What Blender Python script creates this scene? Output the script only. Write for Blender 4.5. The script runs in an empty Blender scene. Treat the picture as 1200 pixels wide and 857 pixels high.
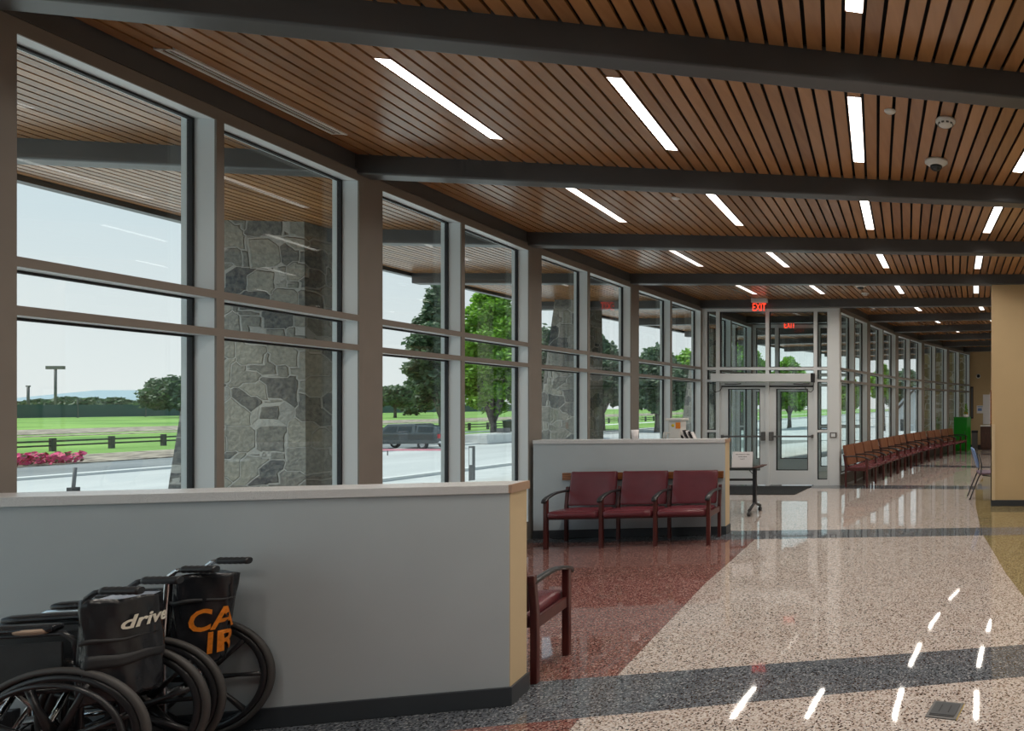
import bpy, math, random
from mathutils import Vector, Matrix
random.seed(7)
R = math.radians
C = bpy.context.scene.collection
F, CX, HY, EYE = 731.0, 1152.0, 474.0, 1.68      # focal length in pixels, principal point, eye height
CEIL = 3.82

# ------------------------------------------------------------------ mesh helpers
class MB:
    def __init__(s): s.v = []; s.f = []; s.sm = []; s.mi = []; s.tone = []; s.cm = 0; s.ct = 0.5
    def add(s, vs, fs, smooth=False):
        o = len(s.v); s.v += [tuple(p) for p in vs]
        for q in fs: s.f.append([o + i for i in q]); s.sm.append(smooth); s.mi.append(s.cm); s.tone.append(s.ct)
    def hexa(s, p):   # 8 points: bottom 4 (ccw), top 4
        s.add(p, [(0,3,2,1),(4,5,6,7),(0,1,5,4),(1,2,6,5),(2,3,7,6),(3,0,4,7)])
    def box(s, x0, x1, y0, y1, z0, z1, M=None):
        p = [Vector(q) for q in ((x0,y0,z0),(x1,y0,z0),(x1,y1,z0),(x0,y1,z0),(x0,y0,z1),(x1,y0,z1),(x1,y1,z1),(x0,y1,z1))]
        if M: p = [M @ q for q in p]
        s.hexa(p)
    def prism(s, poly, z0, z1, M=None):
        n = len(poly)
        p = [Vector((a[0], a[1], z0)) for a in poly] + [Vector((a[0], a[1], z1)) for a in poly]
        if M: p = [M @ q for q in p]
        s.add(p, [tuple(range(n-1, -1, -1)), tuple(range(n, 2*n))] + [(i, (i+1) % n, n+(i+1) % n, n+i) for i in range(n)])
    def tube(s, pts, r, n=10, cap=True, flat=1.0, up=None):
        pts = [Vector(p) for p in pts]; m = len(pts)
        rs = r if isinstance(r, (list, tuple)) else [r]*m
        t0 = (pts[1]-pts[0]).normalized()
        a = Vector(up) if up else (Vector((0,0,1)) if abs(t0.z) < .9 else Vector((1,0,0)))
        vs = []; 
        for i, p in enumerate(pts):
            t = (pts[min(i+1, m-1)] - pts[max(i-1, 0)]).normalized()
            b = t.cross(a)
            if b.length < 1e-5: b = t.cross(Vector((0,1,0)))
            b.normalize(); c = b.cross(t).normalized(); a = c
            for k in range(n):
                w = 2*math.pi*k/n; vs.append(p + b*math.cos(w)*rs[i] + c*math.sin(w)*rs[i]*flat)
        fs = [(i*n+k, i*n+(k+1) % n, (i+1)*n+(k+1) % n, (i+1)*n+k) for i in range(m-1) for k in range(n)]
        s.add(vs, fs, True)
        if cap:
            o = len(s.v) - len(vs)
            s.f.append([o+k for k in range(n-1, -1, -1)]); s.sm.append(False); s.mi.append(s.cm); s.tone.append(s.ct)
            s.f.append([o+(m-1)*n+k for k in range(n)]); s.sm.append(False); s.mi.append(s.cm); s.tone.append(s.ct)
    def torus(s, c, ax, Rr, r, n=48, m=10, flat=1.0):   # ax: axis vector; flat scales along the axis
        c = Vector(c); ax = Vector(ax).normalized(); u = ax.orthogonal().normalized(); w = ax.cross(u)
        vs = []
        for i in range(n):
            a = 2*math.pi*i/n; d = u*math.cos(a)+w*math.sin(a)
            for k in range(m):
                b = 2*math.pi*k/m; vs.append(c + d*(Rr + r*math.cos(b)) + ax*r*flat*math.sin(b))
        s.add(vs, [(i*m+k, ((i+1) % n)*m+k, ((i+1) % n)*m+(k+1) % m, i*m+(k+1) % m) for i in range(n) for k in range(m)], True)
    def lathe(s, prof, c=(0,0,0), n=24, M=None):
        c = Vector(c); vs = []
        for (r, z) in prof:
            for k in range(n):
                a = 2*math.pi*k/n; q = Vector((r*math.cos(a), r*math.sin(a), z)); vs.append((M @ q if M else q) + c)
        fs = [(i*n+k, i*n+(k+1) % n, (i+1)*n+(k+1) % n, (i+1)*n+k) for i in range(len(prof)-1) for k in range(n)]
        s.add(vs, fs, True)
    def build(s, name, mats, parent=None, bevel=0, seg=2, subsurf=0):
        me = bpy.data.meshes.new(name); me.from_pydata(s.v, [], s.f)
        if not isinstance(mats, (list, tuple)): mats = [mats]
        for m in mats: me.materials.append(m)
        me.polygons.foreach_set('use_smooth', s.sm); me.polygons.foreach_set('material_index', s.mi)
        if len(set(s.tone)) > 1:
            at = me.attributes.new('tone', 'FLOAT', 'FACE'); at.data.foreach_set('value', s.tone)
        me.update()
        o = bpy.data.objects.new(name, me); C.objects.link(o)
        if parent: o.parent = parent
        if bevel:
            b = o.modifiers.new('bevel', 'BEVEL'); b.width = bevel; b.segments = seg; b.limit_method = 'ANGLE'; b.angle_limit = R(35)
            b.harden_normals = False
        if subsurf:
            b = o.modifiers.new('sub', 'SUBSURF'); b.levels = subsurf; b.render_levels = subsurf
        return o

def empty(name, loc=(0,0,0), rz=0):
    o = bpy.data.objects.new(name, None); C.objects.link(o); o.location = loc; o.rotation_euler = (0,0,rz); o.empty_display_size = .1
    return o
def tag(o, label, cat, group=None, kind=None):
    o['label'] = label; o['category'] = cat
    if group: o['group'] = group
    if kind: o['kind'] = kind
    return o
def struct(o): o['kind'] = 'structure'; return o
def cushion(mb, x0, x1, y0, y1, z0, z1, r=.02, bulge=.012, n=6, M=None):
    # a padded block: superellipse-like box with rounded rims and slightly domed faces
    N = 14; vs = []; idx = {}
    hx, hy, hz = (x1-x0)/2, (y1-y0)/2, (z1-z0)/2; cx, cy, cz = (x0+x1)/2, (y0+y1)/2, (z0+z1)/2
    r = min(r, hx, hy, hz)
    def pt(a, b, c):
        key = (round(a,5), round(b,5), round(c,5))
        if key in idx: return idx[key]
        p = Vector((a*hx, b*hy, c*hz))
        q = Vector((max(-hx+r, min(hx-r, p.x)), max(-hy+r, min(hy-r, p.y)), max(-hz+r, min(hz-r, p.z))))
        d = p-q
        if d.length > 1e-9: p = q + d.normalized()*r
        g = (1-a*a)*(1-b*b)*c + 0; p.z += bulge*g
        g = (1-a*a)*(1-c*c)*b; p.y += bulge*g
        p += Vector((cx, cy, cz))
        if M: p = M @ p
        idx[key] = len(vs); vs.append(p); return idx[key]
    def fr(h):   # parameters dense near the rims
        e = min(.9, r/h); return [-1, -1+e*.3, -1+e] + [(-1+e)+(2-2*e)*i/n for i in range(1, n)] + [1-e, 1-e*.3, 1]
    A, B, D = fr(hx), fr(hy), fr(hz); fs = []
    for P, Q, f in ((A, B, lambda a, b, s: pt(a, b, s)), (A, D, lambda a, b, s: pt(a, s, b)), (B, D, lambda a, b, s: pt(s, a, b))):
        for i in range(len(P)-1):
            for j in range(len(Q)-1):
                for s in (-1, 1):
                    q = [f(P[i], Q[j], s), f(P[i+1], Q[j], s), f(P[i+1], Q[j+1], s), f(P[i], Q[j+1], s)]
                    flip = (s < 0) != (f(0.123, .3, s) is None)
                    fs.append(q if s > 0 else q[::-1])
    mb.add(vs, fs, True)

# ------------------------------------------------------------------ materials
def nt(name):
    m = bpy.data.materials.new(name); m.use_nodes = True; n = m.node_tree; b = n.nodes['Principled BSDF']; return m, n, b
def mat(name, col, rough=.5, metal=0, noise=0, nscale=20, bump=0, bscale=60, spec=.5, coat=0, emit=0):
    m, n, b = nt(name)
    b.inputs['Base Color'].default_value = (*col, 1); b.inputs['Roughness'].default_value = rough
    b.inputs['Metallic'].default_value = metal; b.inputs['Specular IOR Level'].default_value = spec
    b.inputs['Coat Weight'].default_value = coat
    if emit: b.inputs['Emission Color'].default_value = (*col, 1); b.inputs['Emission Strength'].default_value = emit
    tc = n.nodes.new('ShaderNodeTexCoord')
    if noise:
        t = n.nodes.new('ShaderNodeTexNoise'); t.inputs['Scale'].default_value = nscale; t.inputs['Detail'].default_value = 6
        n.links.new(tc.outputs['Object'], t.inputs['Vector'])
        r = n.nodes.new('ShaderNodeMapRange'); r.inputs['From Min'].default_value = .25; r.inputs['From Max'].default_value = .75
        r.inputs['To Min'].default_value = 1-noise; r.inputs['To Max'].default_value = 1+noise
        n.links.new(t.outputs['Fac'], r.inputs['Value'])
        mx = n.nodes.new('ShaderNodeVectorMath'); mx.operation = 'SCALE'; mx.inputs[0].default_value = col
        n.links.new(r.outputs['Result'], mx.inputs['Scale']); n.links.new(mx.outputs[0], b.inputs['Base Color'])
    if bump:
        t = n.nodes.new('ShaderNodeTexNoise'); t.inputs['Scale'].default_value = bscale; t.inputs['Detail'].default_value = 4
        n.links.new(tc.outputs['Object'], t.inputs['Vector'])
        bp = n.nodes.new('ShaderNodeBump'); bp.inputs['Strength'].default_value = bump; bp.inputs['Distance'].default_value = .01
        n.links.new(t.outputs['Fac'], bp.inputs['Height']); n.links.new(bp.outputs[0], b.inputs['Normal'])
    return m

def terrazzo(name, cols, scale=75, rough=.035):
    """chips: list of (position, colour) for a constant ramp over random cell values"""
    m, n, b = nt(name); tc = n.nodes.new('ShaderNodeTexCoord')
    def layer(sc, cols, w):
        nz = n.nodes.new('ShaderNodeTexNoise'); nz.inputs['Scale'].default_value = sc*1.3
        n.links.new(tc.outputs['Object'], nz.inputs['Vector'])
        ad = n.nodes.new('ShaderNodeVectorMath'); ad.operation = 'MULTIPLY_ADD'; ad.inputs[1].default_value = (.012, .012, 0)
        n.links.new(nz.outputs['Color'], ad.inputs[0]); n.links.new(tc.outputs['Object'], ad.inputs[2])
        v = n.nodes.new('ShaderNodeTexVoronoi'); v.inputs['Scale'].default_value = sc; v.voronoi_dimensions = '2D'
        n.links.new(ad.outputs[0], v.inputs['Vector'])
        r = n.nodes.new('ShaderNodeValToRGB'); r.color_ramp.interpolation = 'CONSTANT'
        while len(r.color_ramp.elements) < len(cols): r.color_ramp.elements.new(.5)
        for e, (p, c) in zip(r.color_ramp.elements, cols): e.position = p; e.color = (*c, 1)
        sp = n.nodes.new('ShaderNodeSeparateColor'); n.links.new(v.outputs['Color'], sp.inputs[0])
        n.links.new(sp.outputs[0], r.inputs[0]); return r.outputs[0]
    n.links.new(layer(scale, cols, 1), b.inputs['Base Color'])
    nz = n.nodes.new('ShaderNodeTexNoise'); nz.inputs['Scale'].default_value = 1.1; nz.inputs['Detail'].default_value = 2
    n.links.new(tc.outputs['Object'], nz.inputs['Vector'])
    mr = n.nodes.new('ShaderNodeMapRange'); mr.inputs['To Min'].default_value = rough*.6; mr.inputs['To Max'].default_value = rough*1.6
    n.links.new(nz.outputs['Fac'], mr.inputs['Value']); n.links.new(mr.outputs[0], b.inputs['Roughness'])
    bp = n.nodes.new('ShaderNodeBump'); bp.inputs['Strength'].default_value = .05; bp.inputs['Distance'].default_value = .02
    nz2 = n.nodes.new('ShaderNodeTexNoise'); nz2.inputs['Scale'].default_value = 2.2; nz2.inputs['Detail'].default_value = 1
    n.links.new(tc.outputs['Object'], nz2.inputs['Vector'])
    n.links.new(nz2.outputs['Fac'], bp.inputs['Height']); n.links.new(bp.outputs[0], b.inputs['Normal'])
    b.inputs['IOR'].default_value = 1.75
    return m

def slat_wood(name):
    m, n, b = nt(name); tc = n.nodes.new('ShaderNodeTexCoord')
    at = n.nodes.new('ShaderNodeAttribute'); at.attribute_name = 'tone'
    mp = n.nodes.new('ShaderNodeMapping'); mp.inputs['Scale'].default_value = (14, 1.4, 14); n.links.new(tc.outputs['Object'], mp.inputs[0])
    nz = n.nodes.new('ShaderNodeTexNoise'); nz.inputs['Scale'].default_value = 1.6; nz.inputs['Detail'].default_value = 8
    nz.noise_dimensions = '4D'; n.links.new(mp.outputs[0], nz.inputs['Vector'])
    ml = n.nodes.new('ShaderNodeMath'); ml.operation = 'MULTIPLY'; ml.inputs[1].default_value = 40
    n.links.new(at.outputs['Fac'], ml.inputs[0]); n.links.new(ml.outputs[0], nz.inputs['W'])
    ad = n.nodes.new('ShaderNodeMath'); ad.operation = 'MULTIPLY_ADD'; ad.inputs[1].default_value = .55
    n.links.new(at.outputs['Fac'], ad.inputs[0])
    m2 = n.nodes.new('ShaderNodeMath'); m2.operation = 'MULTIPLY'; m2.inputs[1].default_value = .5
    n.links.new(nz.outputs['Fac'], m2.inputs[0]); n.links.new(m2.outputs[0], ad.inputs[2])
    r = n.nodes.new('ShaderNodeValToRGB'); e = r.color_ramp.elements
    e[0].position = .1; e[0].color = (.25, .115, .048, 1); e[1].position = .9; e[1].color = (.51, .255, .105, 1)
    n.links.new(ad.outputs[0], r.inputs[0]); n.links.new(r.outputs[0], b.inputs['Base Color'])
    b.inputs['Roughness'].default_value = .27; b.inputs['Specular IOR Level'].default_value = .85
    return m

def stone(name, c1, c2, mortar, scale=2.6):
    m, n, b = nt(name); tc = n.nodes.new('ShaderNodeTexCoord')
    mp = n.nodes.new('ShaderNodeMapping'); mp.inputs['Scale'].default_value = (1, 1, 1.25); n.links.new(tc.outputs['Object'], mp.inputs[0])
    nz = n.nodes.new('ShaderNodeTexNoise'); nz.inputs['Scale'].default_value = 3; nz.inputs['Detail'].default_value = 3
    n.links.new(mp.outputs[0], nz.inputs['Vector'])
    ad = n.nodes.new('ShaderNodeVectorMath'); ad.operation = 'MULTIPLY_ADD'; ad.inputs[1].default_value = (.07, .07, .07)
    n.links.new(nz.outputs['Color'], ad.inputs[0]); n.links.new(mp.outputs[0], ad.inputs[2])
    v = n.nodes.new('ShaderNodeTexVoronoi'); v.inputs['Scale'].default_value = scale; v.distance = 'CHEBYCHEV'; v.inputs['Randomness'].default_value = .85
    n.links.new(ad.outputs[0], v.inputs['Vector'])
    v2 = n.nodes.new('ShaderNodeTexVoronoi'); v2.inputs['Scale'].default_value = scale; v2.feature = 'F2'; v2.distance = 'CHEBYCHEV'; v2.inputs['Randomness'].default_value = .85
    n.links.new(ad.outputs[0], v2.inputs['Vector'])
    sb = n.nodes.new('ShaderNodeMath'); sb.operation = 'SUBTRACT'; n.links.new(v2.outputs['Distance'], sb.inputs[0]); n.links.new(v.outputs['Distance'], sb.inputs[1])
    mr = n.nodes.new('ShaderNodeMapRange'); mr.inputs['From Min'].default_value = .025; mr.inputs['From Max'].default_value = .06; n.links.new(sb.outputs[0], mr.inputs['Value'])
    fz = n.nodes.new('ShaderNodeTexNoise'); fz.inputs['Scale'].default_value = 22; fz.inputs['Detail'].default_value = 8; n.links.new(tc.outputs['Object'], fz.inputs['Vector'])
    sp = n.nodes.new('ShaderNodeSeparateColor'); n.links.new(v.outputs['Color'], sp.inputs[0])
    mm = n.nodes.new('ShaderNodeMath'); mm.operation = 'MULTIPLY_ADD'; mm.inputs[1].default_value = .7; n.links.new(sp.outputs[1], mm.inputs[0])
    m3 = n.nodes.new('ShaderNodeMath'); m3.operation = 'MULTIPLY_ADD'; m3.inputs[1].default_value = 1.2; m3.inputs[2].default_value = -.42
    n.links.new(fz.outputs['Fac'], m3.inputs[0]); n.links.new(m3.outputs[0], mm.inputs[2])
    r = n.nodes.new('ShaderNodeValToRGB'); e = r.color_ramp.elements; e[0].color = (*c1, 1); e[1].color = (*c2, 1); n.links.new(mm.outputs[0], r.inputs[0])
    mx = n.nodes.new('ShaderNodeMix'); mx.data_type = 'RGBA'; mx.inputs[6].default_value = (*mortar, 1)
    n.links.new(mr.outputs[0], mx.inputs[0]); n.links.new(r.outputs[0], mx.inputs[7]); n.links.new(mx.outputs[2], b.inputs['Base Color'])
    h = n.nodes.new('ShaderNodeMath'); h.operation = 'MULTIPLY_ADD'; h.inputs[1].default_value = .35; n.links.new(fz.outputs['Fac'], h.inputs[0]); n.links.new(mr.outputs[0], h.inputs[2])
    bp = n.nodes.new('ShaderNodeBump'); bp.inputs['Distance'].default_value = .05; bp.inputs['Strength'].default_value = .8
    n.links.new(h.outputs[0], bp.inputs['Height']); n.links.new(bp.outputs[0], b.inputs['Normal']); b.inputs['Roughness'].default_value = .85
    return m

def glass(name, tint, spec=1.0):
    m = bpy.data.materials.new(name); m.use_nodes = True; n = m.node_tree; n.nodes.clear()
    o = n.nodes.new('ShaderNodeOutputMaterial'); t = n.nodes.new('ShaderNodeBsdfTransparent'); t.inputs[0].default_value = (*tint, 1)
    g = n.nodes.new('ShaderNodeBsdfGlossy'); g.inputs['Roughness'].default_value = .0; g.inputs[0].default_value = (1,1,1,1)
    f = n.nodes.new('ShaderNodeFresnel'); f.inputs[0].default_value = 1.45
    gm = n.nodes.new('ShaderNodeNewGeometry'); 
    # both sides of the pane answer alike: keep the outside index on back faces
    iv = n.nodes.new('ShaderNodeMapRange'); iv.inputs['To Min'].default_value = 1.45; iv.inputs['To Max'].default_value = 1/1.45
    n.links.new(gm.outputs['Backfacing'], iv.inputs['Value']); n.links.new(iv.outputs[0], f.inputs[0])
    ml = n.nodes.new('ShaderNodeMath'); ml.operation = 'MULTIPLY'; ml.inputs[1].default_value = spec; n.links.new(f.outputs[0], ml.inputs[0])
    x = n.nodes.new('ShaderNodeMixShader'); n.links.new(ml.outputs[0], x.inputs[0]); n.links.new(t.outputs[0], x.inputs[1]); n.links.new(g.outputs[0], x.inputs[2])
    n.links.new(x.outputs[0], o.inputs[0]); return m

def two_tone(name, c1, c2, scale, detail=5, rough=.9, lo=.35, hi=.65, stretch=(1,1,1), bump=0):
    m, n, b = nt(name); tc = n.nodes.new('ShaderNodeTexCoord'); mp = n.nodes.new('ShaderNodeMapping'); mp.inputs['Scale'].default_value = stretch
    n.links.new(tc.outputs['Object'], mp.inputs[0])
    t = n.nodes.new('ShaderNodeTexNoise'); t.inputs['Scale'].default_value = scale; t.inputs['Detail'].default_value = detail; n.links.new(mp.outputs[0], t.inputs['Vector'])
    r = n.nodes.new('ShaderNodeValToRGB'); e = r.color_ramp.elements; e[0].position = lo; e[0].color = (*c1, 1); e[1].position = hi; e[1].color = (*c2, 1)
    n.links.new(t.outputs['Fac'], r.inputs[0]); n.links.new(r.outputs[0], b.inputs['Base Color']); b.inputs['Roughness'].default_value = rough
    if bump:
        bp = n.nodes.new('ShaderNodeBump'); bp.inputs['Strength'].default_value = bump; bp.inputs['Distance'].default_value = .02
        n.links.new(t.outputs['Fac'], bp.inputs['Height']); n.links.new(bp.outputs[0], b.inputs['Normal'])
    return m

def leafmat(name, c1, c2):
    m, n, b = nt(name); at = n.nodes.new('ShaderNodeAttribute'); at.attribute_name = 'tone'
    r = n.nodes.new('ShaderNodeValToRGB'); e = r.color_ramp.elements; e[0].color = (*c1, 1); e[1].color = (*c2, 1)
    n.links.new(at.outputs['Fac'], r.inputs[0]); n.links.new(r.outputs[0], b.inputs['Base Color']); b.inputs['Roughness'].default_value = .6
    tl = n.nodes.new('ShaderNodeBsdfTranslucent'); n.links.new(r.outputs[0], tl.inputs[0])
    mx = n.nodes.new('ShaderNodeMixShader'); mx.inputs[0].default_value = .35
    n.links.new(b.outputs[0], mx.inputs[1]); n.links.new(tl.outputs[0], mx.inputs[2]); n.links.new(mx.outputs[0], n.nodes['Material Output'].inputs[0])
    return m

M = {}
cream, dark = (.66, .58, .50), (.07, .045, .035)
M['t_light'] = terrazzo('terrazzo_light', [(0, (.05,.035,.03)), (.13, (.26,.19,.15)), (.24, (.43,.36,.32)), (.40, (.49,.43,.395)), (.62, (.55,.50,.465)), (.86, (.64,.60,.575))], 130)
M['t_red'] = terrazzo('terrazzo_red', [(0, (.05,.022,.022)), (.14, (.14,.055,.05)), (.38, (.21,.09,.078)), (.62, (.26,.13,.11)), (.82, (.34,.21,.18)), (.93, (.45,.34,.31))], 140)
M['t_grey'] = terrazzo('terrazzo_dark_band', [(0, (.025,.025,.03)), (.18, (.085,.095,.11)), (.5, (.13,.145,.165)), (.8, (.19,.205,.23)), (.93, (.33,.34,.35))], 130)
M['t_olive'] = terrazzo('terrazzo_olive', [(0, (.05,.04,.02)), (.16, (.17,.13,.06)), (.45, (.25,.20,.095)), (.72, (.33,.27,.14)), (.9, (.42,.37,.22))], 140)
M['slat'] = slat_wood('ceiling_slat_wood')
M['black'] = mat('black_backing', (.006,.005,.005), .9)
M['steel'] = mat('dark_painted_steel', (.08,.083,.086), .36, noise=.12, nscale=3)
M['alu'] = mat('window_frame_paint', (.215,.195,.175), .42, noise=.05, nscale=4)  # frame fronts: shade on the room side put into the colour
M['alu_side'] = mat('silver_frame_reveal', (.80,.88,.92), .4)  # same frame, daylight on the reveals put into the colour
M['alu_door'] = mat('pale_door_paint', (.76,.80,.82), .33)
M['gasket'] = mat('black_gasket', (.012,.014,.018), .6)
M['glass'] = glass('window_glass', (.93,.965,.955), .85)
M['mustard'] = mat('mustard_wall_paint', (.52,.385,.215), .7, noise=.04, nscale=2, bump=.08, bscale=150)
M['tan'] = mat('tan_wall_paint', (.58,.46,.29), .65, noise=.03, nscale=3, bump=.06, bscale=200)
M['greywall'] = mat('light_grey_wall_paint', (.44,.50,.535), .6, noise=.03, nscale=3, bump=.06, bscale=200)
M['white'] = mat('white_paint', (.8,.8,.78), .5)
M['base'] = mat('charcoal_rubber_base', (.035,.042,.05), .42)
M['cap'] = two_tone('speckled_stone_cap', (.16,.17,.19), (.66,.67,.68), 420, 2, .3, .36, .44)
M['capend'] = mat('tan_cap_end', (.40,.27,.19), .4)
M['vinyl'] = mat('burgundy_vinyl', (.13,.028,.038), .25, noise=.12, nscale=9, bump=.12, bscale=110)
M['vinylbrown'] = mat('brown_vinyl', (.22,.085,.045), .3, noise=.12, nscale=9, bump=.12, bscale=110)
M['cherry'] = two_tone('dark_cherry_wood', (.05,.011,.012), (.10,.024,.02), 7, 7, .28, .3, .7, (5,5,.6))
M['oak'] = two_tone('brown_wood_rail', (.11,.035,.012), (.33,.13,.045), 9, 6, .35, .35, .65, (1,3,9))
M['urethane'] = mat('black_urethane', (.022,.024,.027), .32)
M['blackmetal'] = mat('black_metal', (.018,.02,.024), .28)
M['tyre'] = mat('grey_rubber_tyre', (.055,.053,.052), .55)
M['mag'] = mat('black_plastic_wheel', (.02,.021,.024), .3)
M['chrome'] = mat('chrome_tube', (.62,.64,.66), .16, metal=1)
M['fabric'] = mat('black_vinyl_upholstery', (.016,.018,.022), .22, noise=.2, nscale=12, bump=.5, bscale=9)
M['canvas'] = mat('black_nylon_cloth', (.02,.022,.025), .6, noise=.2, nscale=12, bump=.4, bscale=14)
M['lining'] = mat('grey_lining', (.30,.35,.43), .5)
M['orange'] = mat('orange_stencil_paint', (.80,.24,.015), .6, noise=.25, nscale=60)
M['whiteink'] = mat('white_print', (.72,.70,.60), .5)
M['limeink'] = mat('lime_print', (.55,.65,.05), .5)
M['foam'] = mat('torn_foam', (.48,.36,.27), .8)
M['red'] = mat('red_letters', (1,.05,.02), .4, emit=1.6)
M['acrylic'] = glass('clear_acrylic', (.96,.97,.97), .6)
M['lamp'] = mat('lamp_diffuser', (1,.96,.90), .5, emit=1.35)
M['green'] = mat('green_laminate', (.008,.24,.012), .3)
M['blue'] = mat('blue_plastic', (.16,.26,.50), .4)
M['plum'] = mat('plum_seat_fabric', (.13,.09,.13), .7)
M['paper'] = mat('white_paper', (.80,.78,.80), .8)
M['ink'] = mat('black_ink', (.02,.02,.025), .8)
M['walnut'] = two_tone('walnut_laminate', (.04,.018,.015), (.09,.04,.03), 6, 6, .4, .3, .7, (6,6,1))
M['greyplastic'] = mat('grey_plastic', (.12,.12,.12), .5)
M['whiteplastic'] = mat('white_plastic', (.78,.78,.76), .4)
M['mat'] = mat('entrance_mat', (.018,.021,.023), .95, bump=.6, bscale=400)
M['stone'] = stone('grey_fieldstone', (.05,.056,.065), (.31,.305,.265), (.36,.36,.34), 2.9)
M['stone2'] = stone('ochre_fieldstone', (.22,.21,.12), (.52,.47,.28), (.72,.72,.66), 2.2)
M['concrete'] = two_tone('pale_concrete', (.42,.43,.42), (.54,.54,.52), 1.2, 8, .9, .3, .7)
M['road'] = two_tone('grey_road', (.38,.39,.385), (.50,.505,.49), .35, 9, .9, .3, .7, (1,.25,1))
M['kerb'] = mat('pale_kerb', (.60,.60,.58), .9)
M['asphalt'] = two_tone('asphalt', (.13,.145,.15), (.22,.23,.23), .3, 8, .9)
M['dirt'] = two_tone('dry_mulch', (.10,.075,.06), (.42,.36,.28), 1.6, 9, 1, .38, .6)
M['lawn'] = two_tone('green_lawn', (.10,.22,.035), (.22,.38,.07), .09, 9, 1, .35, .65)
M['rail'] = mat('weathered_fence_wood', (.06,.065,.06), .8)
M['screen'] = mat('dark_green_windscreen', (.05,.10,.10), .8)
M['leaf_dark'] = leafmat('dark_foliage', (.045,.08,.05), (.15,.23,.12))
M['leaf_mid'] = leafmat('mid_foliage', (.06,.16,.015), (.30,.58,.05))
M['leaf_bright'] = leafmat('bright_foliage', (.07,.16,.015), (.30,.55,.05))
M['bark'] = two_tone('bark', (.06,.05,.045), (.17,.15,.13), 4, 8, .95)
M['truckpaint'] = mat('dark_grey_car_paint', (.05,.065,.07), .2, coat=.6)
M['carglass'] = mat('dark_car_glass', (.02,.03,.035), .06)
M['taillight'] = mat('red_tail_light', (.55,.01,.02), .25)
M['flowers'] = two_tone('pink_flowers', (.12,.14,.06), (.70,.08,.22), 7, 5, .9, .42, .5)
M['houseroof'] = mat('grey_roof', (.33,.35,.37), .7)
M['housewall'] = mat('pale_siding', (.55,.56,.56), .8)
M['farroof'] = mat('far_metal_roof', (.25,.34,.38), .6)
M['yellow'] = mat('yellow_print', (.85,.65,.05), .5)
M['pink'] = mat('pink_plastic_tape', (.80,.30,.36), .5)
M['brass'] = mat('brass_edge', (.45,.33,.08), .35, metal=1)

# ------------------------------------------------------------------ the radial grid of the building
def at(u, v, h):   # the point at height h above the eye seen at pixel (u, v)
    Y = F*h/(HY-v); return Vector(((u-CX)/F*Y, Y))
W = {0: at(7.5, 12.5, 2.0), 1: at(427, 204, 2.0), 2: at(623, 287.2, 2.0), 3: at(741.5, 331.8, 2.0), 4: at(823, 360.6, 2.0)}
TH0, RHO = -.201, .064
def th(s): return TH0 + RHO*s
W[0] = W[1] - 2.41*Vector((math.sin(th(.5)), math.cos(th(.5))))
for k in (-1, -2): W[k] = W[k+1] - 2.41*Vector((math.sin(th(k+.5)), math.cos(th(k+.5))))
for k in range(5, 12): W[k] = W[k-1] + 2.41*Vector((math.sin(th(k-.5)), math.cos(th(k-.5))))
def O(s):
    k = max(-2, min(10, math.floor(s))); return W[k].lerp(W[k+1], s-k)
def G(s, u):   # s along the building in bays, u metres in from the (outer) window line
    a = -th(s); return O(s) + u*Vector((math.cos(a), math.sin(a)))
N = {0: at(981.5, 359, 2.0), 1: at(1017.5, 375.5, 2.0), 2: at(1050.5, 389.8, 2.0), 3: at(1081, 399.5, 2.0), 4: at(1110.5, 407.3, 2.0), 5: at(1136.7, 413.8, 2.0)}
N[0].y = W[4].y
K0, K1, UO, UI = -2, 10, -3.55, 9.0

# floor: zones of terrazzo cut along the radial bands
mb = MB(); UR, UG = 2.8, 5.65
cuts = []
for k in range(K0, K1+1):
    for s in ([k-.12, k+.12] if k % 2 == 0 else [k]) + [k+.33, k+.66]:
        if K0 <= s <= K1: cuts.append(s)
cuts = sorted(set([K0] + cuts + [K1]))
for a, b in zip(cuts, cuts[1:]):
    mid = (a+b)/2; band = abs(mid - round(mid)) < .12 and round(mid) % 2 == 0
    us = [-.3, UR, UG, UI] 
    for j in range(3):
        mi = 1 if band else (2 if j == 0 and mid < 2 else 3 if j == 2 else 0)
        mb.cm = mi
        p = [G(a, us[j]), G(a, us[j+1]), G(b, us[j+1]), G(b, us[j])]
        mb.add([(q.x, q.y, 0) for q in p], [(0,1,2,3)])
mb.cm = 0
p = [G(K0, -.3), G(K0, UI)]; mb.add([(p[0].x-.6, -7, 0), (p[1].x, -7, 0), (p[1].x, p[1].y, 0), (p[0].x, p[0].y, 0)], [(0,1,2,3)])
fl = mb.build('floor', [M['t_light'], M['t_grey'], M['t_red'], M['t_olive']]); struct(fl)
# ground slab under the floor, so that no light leaks
mb = MB(); mb.box(-8, 12, -8, 30, -.6, -.05); 

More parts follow.
